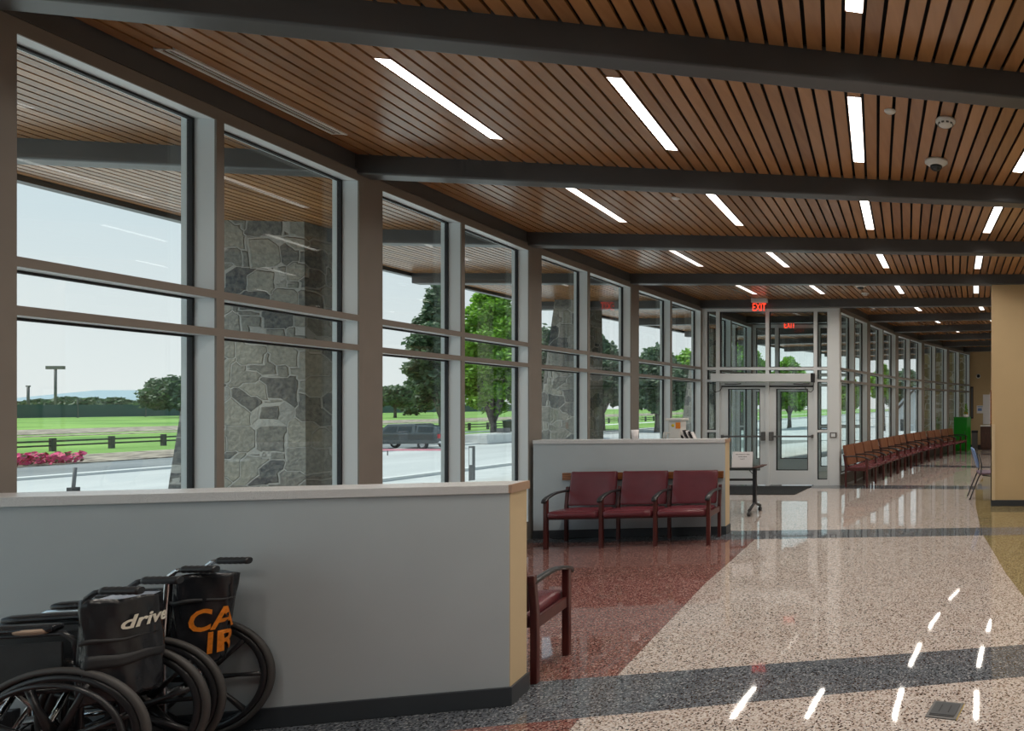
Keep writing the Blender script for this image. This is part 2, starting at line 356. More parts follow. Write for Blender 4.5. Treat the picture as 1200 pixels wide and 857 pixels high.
# ceiling slats (they run on outside as the soffit), cut by the beams
PITCH = .11
mb = MB()
LIGHTS = []
lamp_u = [1.3, 2.65, 4.15, 5.6, 7.1]
rnd = random.Random(3)
def cross(o, d, p, q):   # intersection of line o+t d with line p+s q -> t
    den = d.x*q.y - d.y*q.x; w = p-o; return (w.x*q.y - w.y*q.x)/den
for k in range(K0, K1):
    A, B = W[k], W[k+1]; t = (B-A).normalized(); nrm = Vector((t.y, -t.x))
    da, db = G(k, 1)-G(k, 0), G(k+1, 1)-G(k+1, 0)
    lampi = {round((u)/PITCH): u for u in lamp_u if k < 9 and not (k >= 4 and u < 3) and not (k >= 7 and u < 5) and not(k == 3 and u < 1.5 and False)}
    for i in range(int(UO/PITCH), int(UI/PITCH)):
        u0 = i*PITCH + .006; u1 = u0 + PITCH - .023
        if (u0+u1)/2 > UI-.1 : continue
        tone = rnd.random()
        def seg(u, s): # end points on both beams
            o = A + nrm*u; return o + t*cross(o, t, W[k], da)*1.0, o + t*cross(o, t, W[k+1], db)
        a0, b0 = seg(u0, 0); a1, b1 = seg(u1, 0)
        L = (b0-a0).length
        spans = [(0, 1)]
        if i in lampi:
            g = .5*(L-1.19); f0, f1 = (g-.02)/L, (g+1.19-.02)/L
            spans = [(0, f0), (f1, 1)]
            LIGHTS.append((k, lamp_u.index(lampi[i]), a0.lerp(b0, f0), a1.lerp(b1, f0), a1.lerp(b1, f1), a0.lerp(b0, f1)))
        for f0, f1 in spans:
            mb.ct = tone
            p, q, r_, s_ = a0.lerp(b0, f0), a1.lerp(b1, f0), a1.lerp(b1, f1), a0.lerp(b0, f1)
            mb.hexa([(x.x, x.y, CEIL) for x in (p, q, r_, s_)] + [(x.x, x.y, CEIL+.02) for x in (p, q, r_, s_)])
ceil = mb.build('ceiling', M['slat']); struct(ceil)
mb = MB()
for k in range(K0, K1):
    p = [G(k, UO), G(k, UI), G(k+1, UI), G(k+1, UO)]
    mb.hexa([(q.x, q.y, CEIL+.05) for q in p] + [(q.x, q.y, CEIL+.5) for q in p])
struct(mb.build('roof', M['black']))
mb = MB()
for k in range(K0, K1):
    p = [G(k, UO-.12), G(k, UO), G(k+1, UO), G(k+1, UO-.12)]
    mb.hexa([(q.x, q.y, CEIL-.05) for q in p] + [(q.x, q.y, CEIL+.5) for q in p])
struct(mb.build('roof_fascia', M['steel']))

# transverse steel beams, running through the window wall to the soffit edge
ORD = ['first', 'second', 'third', 'fourth', 'fifth', 'sixth', 'seventh', 'eighth', 'ninth', 'tenth', 'eleventh', 'twelfth']
for k in range(K0+1, K1+1):
    a, b = G(k, UO), G(k, UI-.05); d = (b-a).normalized(); n = Vector((-d.y, d.x))*.08
    mb = MB(); p = [a-n, b-n, b+n, a+n]
    mb.hexa([(q.x, q.y, CEIL-.165) for q in p] + [(q.x, q.y, CEIL+.03) for q in p])
    struct(mb.build('ceiling_beam', M['steel'], bevel=.014, seg=3))

# ------------------------------------------------------------------ window walls
class Seg:
    def __init__(s, A, B):
        s.A = A; s.B = B; s.t = (B-A).normalized(); s.n = Vector((s.t.y, -s.t.x)); s.L = (B-A).length
    def p(s, a, d, z): q = s.A + s.t*a + s.n*d; return (q.x, q.y, z)
    def box(s, mb, a0, a1, d0, d1, z0, z1):
        mb.hexa([s.p(a0,d0,z0), s.p(a0,d1,z0), s.p(a1,d1,z0), s.p(a1,d0,z0), s.p(a0,d0,z1), s.p(a0,d1,z1), s.p(a1,d1,z1), s.p(a1,d0,z1)])
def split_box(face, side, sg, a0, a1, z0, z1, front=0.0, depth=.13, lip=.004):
    # thin front cap and body behind: one paint, coloured shaded in front, daylit behind
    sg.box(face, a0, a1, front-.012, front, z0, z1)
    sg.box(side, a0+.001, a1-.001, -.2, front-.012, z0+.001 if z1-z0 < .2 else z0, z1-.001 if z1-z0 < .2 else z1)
HEAD, T1a, T1b, T2a, T2b, SILL = 3.60, 2.395, 2.447, 2.142, 2.192, .22
wcount = 0
def window_bay(A, B, first=.19, last=.055, mid=True, zs=None):
    global wcount; wcount += 1
    sg = Seg(A, B); root = struct(empty('window_%d' % wcount, (A.x, A.y, 0)))
    face, side, gk, gl = MB(), MB(), MB(), MB()
    L = sg.L; m = L/2
    split_box(face, side, sg, 0, first, 0, 3.68); split_box(face, side, sg, L-last, L, 0, 3.68)
    ops = [(first, m-.025), (m+.025, L-last)] if mid else [(first, L-last)]
    if mid: split_box(face, side, sg, m-.025, m+.025, 0, 3.68)
    for a, b in ops:
        split_box(face, side, sg, a, b, HEAD, 3.68)
        split_box(face, side, sg, a, b, 0.0, SILL)
        for z0, z1 in ((T1a, T1b), (T2a, T2b)): split_box(face, side, sg, a, b, z0, z1)
        for z0, z1 in ((SILL, T2a), (T2b, T1a), (T1b, HEAD)):
            for (p, q, r, s) in ((a, a+.014, z0, z1), (b-.014, b, z0, z1), (a, b, z0, z0+.014), (a, b, z1-.014, z1)):
                sg.box(gk, p, q, -.155, -.125, r, s)
            sg.box(gl, a+.004, b-.004, -.144, -.136, z0+.004, z1-.004)
    # children are placed in world coordinates: shift them to the root
    for mbx, nm, mt in ((face, 'frame_face', M['alu']), (side, 'frame_body', M['alu_side']), (gk, 'gasket', M['gasket']), (gl, 'glass', M['glass'])):
        mbx.v = [(x-A.x, y-A.y, z) for x, y, z in mbx.v]
        mbx.build(nm, mt, root)
    return sg
for k in range(K0, 4): window_bay(W[k], W[k+1], first=.19)
for j in range(0, 5): window_bay(N[j], N[j+1], first=.06 if j == 0 else .17, last=.055)
# dark perimeter channel between the window heads and the slats
def channel(A, B):
    sg = Seg(A, B); mb = MB(); sg.box(mb, 0, sg.L, -.14, -.012, 3.68, CEIL+.03); sg.box(mb, 0, sg.L, -.16, .004, 3.683, 3.70)
    struct(mb.build('trim_head_channel', M['steel']))
for k in range(K0, 4): channel(W[k], W[k+1])
for j in range(0, 5): channel(N[j], N[j+1])

# wooden-free plain low base under windows: dark strip
# ------------------------------------------------------------------ vestibule
YD = W[4].y; XL, XR = W[4].x, N[0].x
def px(x, Y=None): return (x-CX)/F*(Y or YD)
def zz(y, Y=None): return EYE - (y-HY)*(Y or YD)/F
def door_wall(Y, x_l, x_r, posts, doors, name, detail=True, tint=None):
    """a frontal storefront: posts = list of (x0,x1) full height; doors = (x0, x1)"""
    root = struct(empty(name, (x_l, Y, 0))); 
    fm, gk, gl = MB(), MB(), MB()
    def bx(m, x0, x1, y0, y1, z0, z1): m.box(x0-x_l, x1-x_l, y0, y1, z0, z1)
    for x0, x1 in posts: bx(fm, x0, x1, 0, .13, 0, 3.68)
    d0, d1 = doors
    bx(fm, x_l, x_r, .002, .128, 3.60, 3.68)
    for z0, z1 in ((T1a-.005, T1b), (T2a, T2b)): bx(fm, x_l, x_r, .003, .127, z0, z1)
    inner = [(a[1], b[0]) for a, b in zip(posts, posts[1:])]
    for x0, x1 in inner:
        rows = [(T2b, T1a), (T1b, 3.60)]
        if x1 <= d0+.02 or x0 >= d1-.02:
            bx(fm, x0, x1, .004, .126, 0, .12); bx(fm, x0, x1, .004, .126, 1.10, 1.15)
            rows += [(.12, 1.10), (1.15, T2a)]
        for z0, z1 in rows:
            for (p, q, r, s) in ((x0, x0+.014, z0, z1), (x1-.014, x1, z0, z1), (x0, x1, z0, z0+.014), (x0, x1, z1-.014, z1)): bx(gk, p, q, .04, .08, r, s)
            bx(gl, x0+.004, x1-.004, .056, .064, z0+.004, z1-.004)
    fm.build('door_frame', M['alu_door'], root); gk.build('gasket', M['gasket'], root); gl.build('glass', M['glass'], root)
    mid = (d0+d1)/2
    for si, (x0, x1) in enumerate(((d0+.004, mid-.003), (mid+.003, d1-.004))):
        lf = MB(); gy = MB(); gg = MB()
        st = .165 if detail else .12
        zt, zb = 2.135, .31
        gx0, gx1 = x0+st, x1-st
        if not detail: gx0, gx1 = x0+.1, x1-.1
        bx(lf, x0, gx0, .03, .08, .012, zt); bx(lf, gx1, x1, .03, .08, .012, zt); bx(lf, gx0, gx1, .03, .08, .012, zb); bx(lf, gx0, gx1, .03, .08, 2.0, zt)
        leaf = lf.build('door_leaf', M['alu_door'], root)
        for (p, q, r, s) in ((gx0, gx0+.015, zb, 2.0), (gx1-.015, gx1, zb, 2.0), (gx0, gx1, zb, zb+.015), (gx0, gx1, 1.985, 2.0)): bx(gy, p, q, .028, .082, r, s)
        gy.build('glazing_bead', M['gasket'], leaf)
        bx(gg, gx0+.004, gx1-.004, .05, .058, zb, 2.0); gg.build('glass', M['glass'], leaf)
        if detail:
            pb = MB(); hx = x1-.08 if si == 0 else x0+.08
            bx(pb, x0+.05, x1-.05, -.055, -.025, 1.0, 1.035)
            pb.build('panic_bar', M['greyplastic'] , leaf)
            cs = MB(); bx(cs, hx-.035, hx+.035, -.075, .03, .93, 1.11); bx(cs, (x0+.05 if si == 0 else x1-.08), (x0+.08 if si == 0 else x1-.05), -.06, .03, .985, 1.05)
            cs.build('latch_case', M['greyplastic'], leaf, bevel=.006)
            ar = MB(); y0 = 2.035
            bx(ar, x0+.03, x1-.03, .012, .03, y0, y0+.03); ar.build('closer_rail', M['gasket'], leaf)
            a2 = MB(); s1, s2 = (x0+.12, x0+.45) if si == 0 else (x1-.45, x1-.12)
            a2.tube([(s1-x_l, -.02, 2.10), ((s1+s2)/2-x_l, -.05, 2.09), (s2-x_l, -.02, 2.105)], .01, 8)
            a2.build('closer_arm', M['greyplastic'], leaf)
    return root
P = [(XL-.01, XL+.09), (px(840), px(842.5)), (px(896), px(901)), (px(953), px(957)), (px(969.5), XR+.005)]
dr = door_wall(YD, XL, XR, [(P[0][0], P[0][1]), (px(839), px(843)), (px(897), px(901)), (px(953.5), px(957.5)), (px(969.5), XR+.004)], (px(843), px(956)), 'door_1')
# automatic operator housing across the pair
mb = MB(); mb.box(px(836)-XL, px(952)-XL, -.14, .0, 2.145, 2.31); ob = mb.build('operator_housing', M['alu_door'], dr, bevel=.006)
mb = MB(); mb.box(px(952)-XL, px(955)-XL, -.13, .0, 2.13, 2.32); mb.build('end_cap', M['gasket'], ob)
mb = MB()
for x0, s in ((px(837), 1), (px(954), -1)):
    mb.tube([(x0-XL, -.05, 2.15), (x0-XL, -.06, 1.98), (x0+s*.05-XL, -.06, 1.93), (x0+s*.14-XL, -.05, 1.96), (x0+s*.18-XL, -.03, 2.05)], .008, 6)
mb.build('door_loop_cable', M['gasket'], dr)
# white corner post right of the doors with the push plate
mb = MB(); mb.box(px(971.5), px(982.5)+.02, YD-.02, YD+.2, 0, 3.68); struct(mb.build('trim_corner_post', M['alu_door'], bevel=.005))
mb = MB(); mb.box(-.07, .07, -.02, 0, -.055, .055); o = mb.build('door_push_plate', M['greyplastic'], bevel=.006)
o.location = (px(977), YD-.024, zz(510)); tag(o, 'small square grey push plate on the white corner post right of the glass doors', 'switch')
mb = MB(); mb.box(-.045, .045, -.026, -.019, -.035, .035); mb.build('button', M['alu_door'], o)
# vestibule side and outer walls
YV = YD + 2.75
def side_wall(x, y0, y1, nm):
    sg = Seg(Vector((x, y0)), Vector((x, y1)))
    return window_bay(Vector((x, y0+.14)), Vector((x, y1)), first=.06)
side_wall(XL+.02, YD, YV, 'l')
xr2 = N[1].x - .12
dv = door_wall(YV, XL, xr2, [(XL, XL+.1), (px(858, YV), px(861.5, YV)), (px(908, YV), px(912, YV)), (px(957, YV), px(961, YV)), (xr2-.12, xr2)], (px(861.5, YV), px(957, YV)), 'door_2', detail=False)
mb = MB(); mb.box(XL, xr2, YV-.01, YV+.14, 3.68, CEIL+.03); mb.box(XL, XR, YD+.01, YD+.12, 3.68, CEIL+.03); mb.box(XL-.1, XL+.02, YD, YV+.1, 3.68, CEIL+.03); struct(mb.build('trim_vestibule_head', M['steel']))
mb = MB(); mb.box(XL-.1, xr2+.1, YD+.35, YV+.2, -.02, .001); struct(mb.build('vestibule_slab', M['concrete']))

# ------------------------------------------------------------------ half walls
def half_wall(E, ang, length, idx, endmat):
    root = struct(empty('half_wall', (E.x, E.y, 0), ang))
    T = .185
    b = MB(); b.box(-length, -.004, 0, T, 0, 1.185); b.build('wall_panel', M['greywall'], root)
    b = MB(); b.box(-.004, 0, 0, T, 0, 1.185); b.build('end_panel', endmat, root)  # end face tan, long faces light grey
    b = MB(); b.box(-length, -.003, -.012, T+.012, 1.185, 1.232); b.build('stone_cap', M['cap'], root, bevel=.003)
    b = MB(); b.box(-.003, .012, -.012, T+.012, 1.185, 1.232); b.build('cap_end', M['capend'], root)
    b = MB(); b.box(-length, .012, -.012, T+.012, 0, .105); b.build('baseboard', M['base'], root, bevel=.004)
    return root
E1 = Vector((px(598, 3.48), 3.48)); HW1 = half_wall(E1, .222, 2.42, 1, M['tan'])
E2 = Vector((px(850.2, 8.06), 8.06)); HW2 = half_wall(E2, .122, 2.30, 2, M['tan'])
def hw(E, ang, a, d, z=0):   # a metres left of the wall's end, d metres in front (towards camera)
    return (E.x - a*math.cos(ang) + d*math.sin(ang), E.y - a*math.sin(ang) - d*math.cos(ang), z)
g = empty('chair_rail', hw(E2, .122, .02, 0, .775), .122); tag(g, 'brown wooden bumper rail along the low grey wall behind the three burgundy chairs', 'wall rail')
mb = MB(); mb.box(-1.93, 0, -.03, -.001, -.045, .045); mb.build('rail_board', M['oak'], g, bevel=.004)

# ------------------------------------------------------------------ chairs
def make_bench(n, loc, ang, label, group, back='vinyl', flip=False, name='tandem_seating'):
    """local x along the row from the left leg, y+ towards the back; the seats face -y"""
    root = empty(name, loc, ang); tag(root, label, 'chairs' if n > 1 else 'chair', group)
    P_ = .60; D = .44
    for i in range(n+1):
        x = i*P_
        b = MB(); b.prism([(x-.022, -.022), (x+.022, -.022), (x+.022, .022), (x-.022, .022)], 0, .585); b.build('front_leg', M['cherry'], root, bevel=.006)
        b = MB()
        pr = [(D-.02, 0), (D+.022, 0), (D+.022, .42), (D+.06, .66), (D+.022, .66), (D-.02, .42)]
        b.add([(x-.019, y, z) for y, z in pr] + [(x+.019, y, z) for y, z in pr], [(0,1,2,5), (5,2,3,4), (6,11,8,7), (11,10,9,8)] + [(j, 6+j, 6+(j+1) % 6, (j+1) % 6) for j in range(6)])
        b.build('rear_leg', M['cherry'], root, bevel=.005)
        b = MB(); b.box(x-.012, x+.012, .02, D-.02, .325, .395); b.build('side_rail', M['cherry'], root, bevel=.004)
        b = MB()
        prof = [(-.055, .548, .026), (-.03, .572, .032), (.03, .592, .031), (.12, .612, .027), (.22, .622, .024), (.34, .620, .022), (.46, .612, .022), (.49, .608, .018)]
        vs = []; ns = 10
        for y, z, w in prof:
            for q in range(ns):
                a = 2*math.pi*q/ns; vs.append((x + w*math.copysign(abs(math.cos(a))**.6, math.cos(a)), y, z + .014*math.copysign(abs(math.sin(a))**.7, math.sin(a))))
        m = len(prof)
        b.add(vs, [(i_*ns+q, i_*ns+(q+1) % ns, (i_+1)*ns+(q+1) % ns, (i_+1)*ns+q) for i_ in range(m-1) for q in range(ns)] + [tuple(range(ns-1, -1, -1)), tuple((m-1)*ns+q for q in range(ns))], True)
        b.build('arm_cap', M['urethane'], root)
    for i in range(n):
        x0 = i*P_+.03; x1 = (i+1)*P_-.03
        b = MB(); Mx = Matrix.Translation((0, 0, .385)) @ Matrix.Rotation(R(-3), 4, 'X')
        cushion(b, x0-.002, x1+.002, -.05, D-.01, -.035, .05, .032, .014, M=Mx); b.build('seat', M['vinyl'], root)
        b = MB(); Mx = Matrix.Translation((0, D-.015, .425)) @ Matrix.Rotation(R(-11), 4, 'X')
        cushion(b, x0+.0, x1-.0, -.035, .03, 0, .43, .028, -.016, M=Mx); b.build('backrest', M[back], root)
        b = MB(); b.box(x0-.01, x1+.01, .03, .055, .33, .37); b.box(x0-.01, x1+.01, D-.05, D-.02, .33, .37); b.build('seat_frame', M['cherry'], root)
    return root
a0 = math.atan2(.224, 1.784)
make_bench(3, (px(639.8, 7.236), 7.236, 0), a0, 'row of three joined burgundy vinyl seats with dark cherry legs against the low grey wall', 'waiting seats')
# the seat hidden behind the near half wall, facing away from us (only its right side shows)
lp = (px(626, 3.75)+.0, 3.745)
g = make_bench(3, (px(664.5, 4.19), 4.185, 0), math.pi+.222, 'burgundy seat behind the near low wall, only its black arm and side showing', 'waiting seats')

# long row of seats under the far windows
poly = [N[j] for j in range(6)]
def along(dist, off):
    d = dist
    for a, b in zip(poly, poly[1:]):
        L = (b-a).length
        if d <= L or b is poly[-1]:
            t = (b-a).normalized(); n = Vector((t.y, -t.x)); q = a + t*d + n*off; return q, t
        d -= L
LAB = ['four joined brown-backed seats at the near end of the long row under the far windows',
       'second block from the doors of joined brown-backed seats in the long window row',
       'third block from the doors of joined brown-backed seats in the long window row',
       'fourth block from the doors of brown-backed seats, just before the two by the green cabinet',
       'two joined brown-backed seats at the far end of the row, beside the green cabinet']
d = -.18
for i, n in enumerate((4, 4, 3, 2, 2)):
    # straight chord for this block: front legs .66 off the wall
    q0, _ = along(max(.0, d), .64); q1, _ = along(max(0, d)+n*.6, .64)
    if d < 0: q0 = q0 + (q0-q1).normalized()*(-d)
    t = (q1-q0).normalized(); ang = math.atan2(t.y, t.x)
    # facing +normal (into the hall): local -y must be the inward normal -> local x runs along +t
    make_bench(n, (q0.x, q0.y, 0), ang, LAB[i], 'waiting seats', 'vinylbrown')
    d += n*.6 + .12

# ------------------------------------------------------------------ text helper
def text_verts(s, size, depth=.002, bold=0):
    cu = bpy.data.curves.new('t', 'FONT'); cu.body = s; cu.size = size; cu.extrude = depth; cu.offset = bold; cu.resolution_u = 3
    o = bpy.data.objects.new('t', cu); C.objects.link(o)
    dg = bpy.context.evaluated_depsgraph_get(); me = bpy.data.meshes.new_from_object(o.evaluated_get(dg))
    vs = [v.co.copy() for v in me.vertices]; fs = [tuple(p.vertices) for p in me.polygons]
    bpy.data.objects.remove(o); bpy.data.curves.remove(cu); bpy.data.meshes.remove(me)
    return vs, fs

# ------------------------------------------------------------------ wheelchairs (folded, facing left)
def wheelchair(loc, ang, label, w, bulge, style):
    root = empty('wheelchair', loc, ang); tag(root, label, 'wheelchair', None)
    h = w/2
    for sy in (-1, 1):
        y = sy*(h)
        b = MB(); b.torus((0, y, .305), (0,1,0), .291, .0135, 64, 10); wh = b.build('drive_wheel', M['tyre'], root)
        b = MB(); b.torus((0, y, .305), (0,1,0), .262, .016, 64, 8, .8)
        for q in range(8):
            a = q*math.pi/4 + (.0 if style == 'letters' else .35); dx, dz = math.cos(a), math.sin(a)
            b.tube([(dx*.03, y, .305+dz*.03), (dx*.15, y+sy*.006, .305+dz*.15), (dx*.255, y, .305+dz*.255)], [.017, .010, .013], 8)
        b.tube([(0, y-.035, .305), (0, y+.035, .305)], .04, 20); b.build('spoked_rim', M['mag'], wh)
        b = MB(); b.torus((0, y+sy*.04, .305), (0,1,0), .247, .0095, 64, 8)
        for q in range(4):
            a = q*math.pi/2+.4; b.tube([(math.cos(a)*.25, y, .305+math.sin(a)*.25), (math.cos(a)*.247, y+sy*.04, .305+math.sin(a)*.247)], .005, 6)
        b.build('hand_rim', M['mag'] if style == 'logo' else M['blackmetal'], wh)
        yi = y - sy*.045 if w > .2 else y - sy*.04
        # back post and push handle
        tm = M['chrome'] if style == 'letters' else M['blackmetal']
        b = MB(); b.tube([(.03, yi, .25), (.035, yi, .6), (.05, yi, .84), (.06, yi, .875), (.085, yi, .895), (.12, yi, .90)], .012, 10)
        post = b.build('back_post', tm, root)
        b = MB(); gp = []; gr = []
        for q in range(13):
            x = .105 + .13*q/12; gp.append((x, yi, .90 - .006*q/12)); gr.append(.0165 + (.002 if q % 2 else -.001))
        b.tube(gp, gr, 12); b.build('hand_grip', M['urethane'], post)
        # side frame
        b = MB(); ft = M['chrome'] if style == 'letters' else M['blackmetal']
        b.tube([(.035, yi, .5), (-.36, yi, .5), (-.42, yi, .47), (-.44, yi, .40), (-.44, yi, .27)], .0115, 8)
        b.tube([(.035, yi, .27), (-.46, yi, .24)], .0115, 8); b.tube([(.03, yi, .6), (.035, yi, .22)], .0115, 8)
        b.build('side_frame', ft, root)
        # arm rest
        b = MB(); b.tube([(.03, yi, .60), (.02, yi, .70), (-.02, yi, .735), (-.38, yi, .735), (-.43, yi, .71), (-.445, yi, .65), (-.445, yi, .5)], .011, 8)
        ar = b.build('arm_frame', ft, root)
        b = MB(); cushion(b, -.36, -.03, yi-.025, yi+.025, .745, .775, .014, .004); b.build('arm_pad', M['fabric'], ar)
        if style == 'logo' and sy < 0:
            b = MB(); cushion(b, -.16, -.05, yi-.028, yi+.0, .741, .768, .012, .004); b.build('torn_foam_patch', M['foam'], ar)
        b = MB(); b.box(-.40, -.02, yi-.004, yi+.004, .515, .70); b.build('skirt_guard', M['canvas'], root, bevel=.003)
        # caster
        b = MB(); b.torus((-.47, yi, .10), (0,1,0), .085, .014, 32, 8); cs = b.build('caster_wheel', M['tyre'], root)
        b = MB(); b.tube([(-.47, yi-.02, .1), (-.47, yi+.02, .1)], .075, 20); b.build('caster_disc', M['mag'], cs)
        b = MB(); b.tube([(-.47, yi-.024, .1), (-.455, yi-.024, .22), (-.44, yi, .24), (-.455, yi+.024, .22), (-.47, yi+.024, .1)], .007, 6)
        b.build('caster_fork', M['blackmetal'], cs)
        b = MB(); b.tube([(-.44, yi, .4), (-.56, yi, .33), (-.66, yi, .16), (-.68, yi, .13)], .011, 8); b.build('leg_rest', ft, root)
        b = MB(); b.box(-.82, -.66, yi-.01 if sy > 0 else yi-.02, yi+.02 if sy > 0 else yi+.01, .10, .24); b.build('foot_plate', M['mag'], root, bevel=.005)
    # cross brace and gathered seat sling
    b = MB(); yi = h-.045
    b.tube([(-.12, -yi, .25), (-.12, yi, .50)], .011, 8); b.tube([(-.16, yi, .25), (-.16, -yi, .50)], .011, 8); b.tube([(-.30, -yi, .25), (-.30, yi, .5)], .011, 8)
    b.tube([(0, -h, .305), (0, h, .305)], .011, 8); b.build('cross_brace', M['chrome'], root)
    b = MB(); vs = []
    prof = [(-yi, .515), (-yi*.6, .50), (-yi*.25, .58), (0, .60), (yi*.25, .58), (yi*.6, .50), (yi, .515)]
    for x in (-.38, -.25, -.12, .0):
        for y, z in prof: vs.append((x, y, z))
    n = len(prof); b.add(vs, [(i*n+j, i*n+j+1, (i+1)*n+j+1, (i+1)*n+j) for i in range(3) for j in range(n-1)], True)
    o = b.build('seat_sling', M['fabric'], root); so = o.modifiers.new('s', 'SOLIDIFY'); so.thickness = .006
    # back upholstery: a sling that hangs from post to post and bulges backwards when folded
    def path(z):
        f = (z-.45)/.45
        out = bulge[0] + (bulge[1]-bulge[0])*max(0, min(1, f))
        if style == 'letters': pts = [(.052,-yi+.014), (.075,-yi+.0), (.5*out,-yi+.0), (out*.93,-yi+.05), (out,-.01), (out*.9,.03), (.1,yi-.01), (.04,yi)]
        else: pts = [(.04,-yi), (.07,-yi-.03), (out*.5,-yi-.045), (out*.85,-yi+.0), (out,-.01), (out*.93,yi*.8), (.12,yi+.01), (.04,yi)]
        res = []
        for i in range(len(pts)-1):
            p0, p1, p2, p3 = (Vector(pts[max(0, i-1)]), Vector(pts[i]), Vector(pts[i+1]), Vector(pts[min(len(pts)-1, i+2)]))
            for q in range(6):
                t = q/6; res.append(.5*((2*p1)+(-p0+p2)*t+(2*p0-5*p1+4*p2-p3)*t*t+(-p0+3*p1-3*p2+p3)*t**3))
        res.append(Vector(pts[-1])); return res
    def along_path(z, s):
        p = path(z); acc = 0
        for a, c in zip(p, p[1:]):
            L = (c-a).length
            if acc + L >= s: t = (c-a)/L; q = a + (c-a)*(s-acc)/L; return q, Vector((t.y, -t.x))
            acc += L
        t = (p[-1]-p[-2]).normalized(); return p[-1], Vector((t.y, -t.x))
    def sheet(z0, z1, nz, mt, nm, push=0, wob=.006, s0=0, s1=1, par=None):
        b = MB(); vs = []; rw = random.Random(5)
        cols = None
        for i in range(nz+1):
            z = z0 + (z1-z0)*i/nz; p = path(z); m = len(p); lo, hi = int(s0*(m-1)), int(s1*(m-1))
            for j in range(lo, hi+1):
                t = (p[min(j+1, m-1)]-p[max(j-1, 0)]).normalized(); nn = Vector((t.y, -t.x))
                k = math.sin(j*1.1+z*9)*math.sin(j*.37+z*23+1)*wob*min(1, j/4, (m-1-j)/4)
                q = p[j] + nn*(push+k); vs.append((q.x, q.y, z + .004*math.sin(j*.6) + (.012*math.sin(j/(m-1)*math.pi*2) if i == nz else 0)))
            cols = hi-lo+1
        b.add(vs, [(i*cols+j, i*cols+j+1, (i+1)*cols+j+1, (i+1)*cols+j) for i in range(nz) for j in range(cols-1)], True)
        o = b.build(nm, mt, par or root); so = o.modifiers.new('s', 'SOLIDIFY'); so.thickness = .005; so.offset = 1; return o
    zt = .862
    bk = sheet(.44, zt, 22, M['fabric'], 'back_sling')
    # seam band
    zseam = .69 if style == 'logo' else .735
    sheet(zseam, zseam+.008, 1, M['canvas'], 'seam', .005, .0)
    if style == 'logo': sheet(.585, .63, 3, M['canvas'], 'strap_band', .006, .0, .3, .75)
    if style == 'logo':   # gathered cover lining seen from above, closing the pouch
        p = path(zt-.02); b = MB(); b.add([(q.x, q.y, zt-.012+.02*math.sin(i*.5)*.3) for i, q in enumerate(p)] , [tuple(range(len(p)))]); b.build('pouch_lining', M['lining'], root)
    else:
        p = path(zt-.03); b = MB(); b.add([(q.x, q.y, zt-.018) for q in p], [tuple(range(len(p)))]); b.build('pouch_lining', M['lining'], root)
    def lettering(s, size, start, z, mt, nm, slant=0, wide=1):
        vs, fs = text_verts(s, size, .001, size*.022); b = MB(); out = []
        for v in vs:
            q, nn = along_path(z+v.y, start + v.x*wide + slant*v.y); e = q + nn*(.0125+v.z); out.append((e.x, e.y, z+v.y))
        b.add(out, fs); b.build(nm, mt, bk)
    if style == 'logo':
        lettering('drive', .075, .152, .735, M['whiteink'], 'printed_logo', .25)
    else:
        lettering('CA', .145, .072, .60, M['orange'], 'stencilled_letters', .1, .72)
        lettering('IR', .145, .125, .485, M['orange'], 'stencilled_letters', .06, .75)
    return root
wheelchair((-3.80, 2.66, 0), .222, 'black wheelchair nearest the camera with a white printed logo on its backrest', .25, (.19, .195), 'logo')
wheelchair((-3.90, 3.005, 0), .222, 'folded wheelchair with orange stencilled letters on its backrest, next to the low wall', .26, (.19, .255), 'letters')

# ------------------------------------------------------------------ ceiling fittings
BAYN = {-2: 'in the bay behind the camera', -1: 'in the bay before the first beam', 0: 'between the first and second beams', 1: 'between the second and third beams', 2: 'between the third and fourth beams',
        3: 'between the fourth and fifth beams', 4: 'between the fifth and sixth beams', 5: 'between the sixth and seventh beams', 6: 'between the seventh and eighth beams', 7: 'between the eighth and ninth beams', 8: 'in the farthest bay'}
POS = ['nearest the window wall', 'second from the window wall', 'third from the window wall', 'fourth from the window wall', 'farthest from the window wall']
LAMP_W = 8.0
for (k, ui, a, b, c, d_) in LIGHTS:
    cen = (a+b+c+d_)/4; t = ((d_-a)).normalized(); ang = math.atan2(t.y, t.x) - math.pi/2
    root = empty('ceiling_light', (cen.x, cen.y, CEIL), ang)
    tag(root, 'linear ceiling light %s, %s' % (BAYN[k], POS[ui]), 'ceiling light', 'linear ceiling lights')
    L = (d_-a).length; hw_ = .047
    m = MB(); m.box(-hw_, hw_, -L/2+.004, L/2-.004, .002, .03); m.build('diffuser', M['lamp'], root)
    m = MB()
    m.box(-hw_-.003, -hw_, -L/2, L/2, -.003, .045); m.box(hw_, hw_+.003, -L/2, L/2, -.003, .045); m.box(-hw_, hw_, -L/2, -L/2+.004, -.003, .045); m.box(-hw_, hw_, L/2-.004, L/2, -.003, .045)
    m.build('trim_frame', M['oak'], root)
    li = bpy.data.lights.new('lamp_light', 'AREA'); li.shape = 'RECTANGLE'; li.size = .085; li.size_y = L-.02; li.energy = LAMP_W; li.color = (1, .92, .82); li.spread = R(150)
    lo = bpy.data.objects.new('lamp_light', li); C.objects.link(lo); lo.parent = root; lo.location = (0, 0, -.004)
    lo.visible_camera = True
def ceil_pt(x, y, z=CEIL): q = at(x, y, z-EYE); return (q.x, q.y, z)
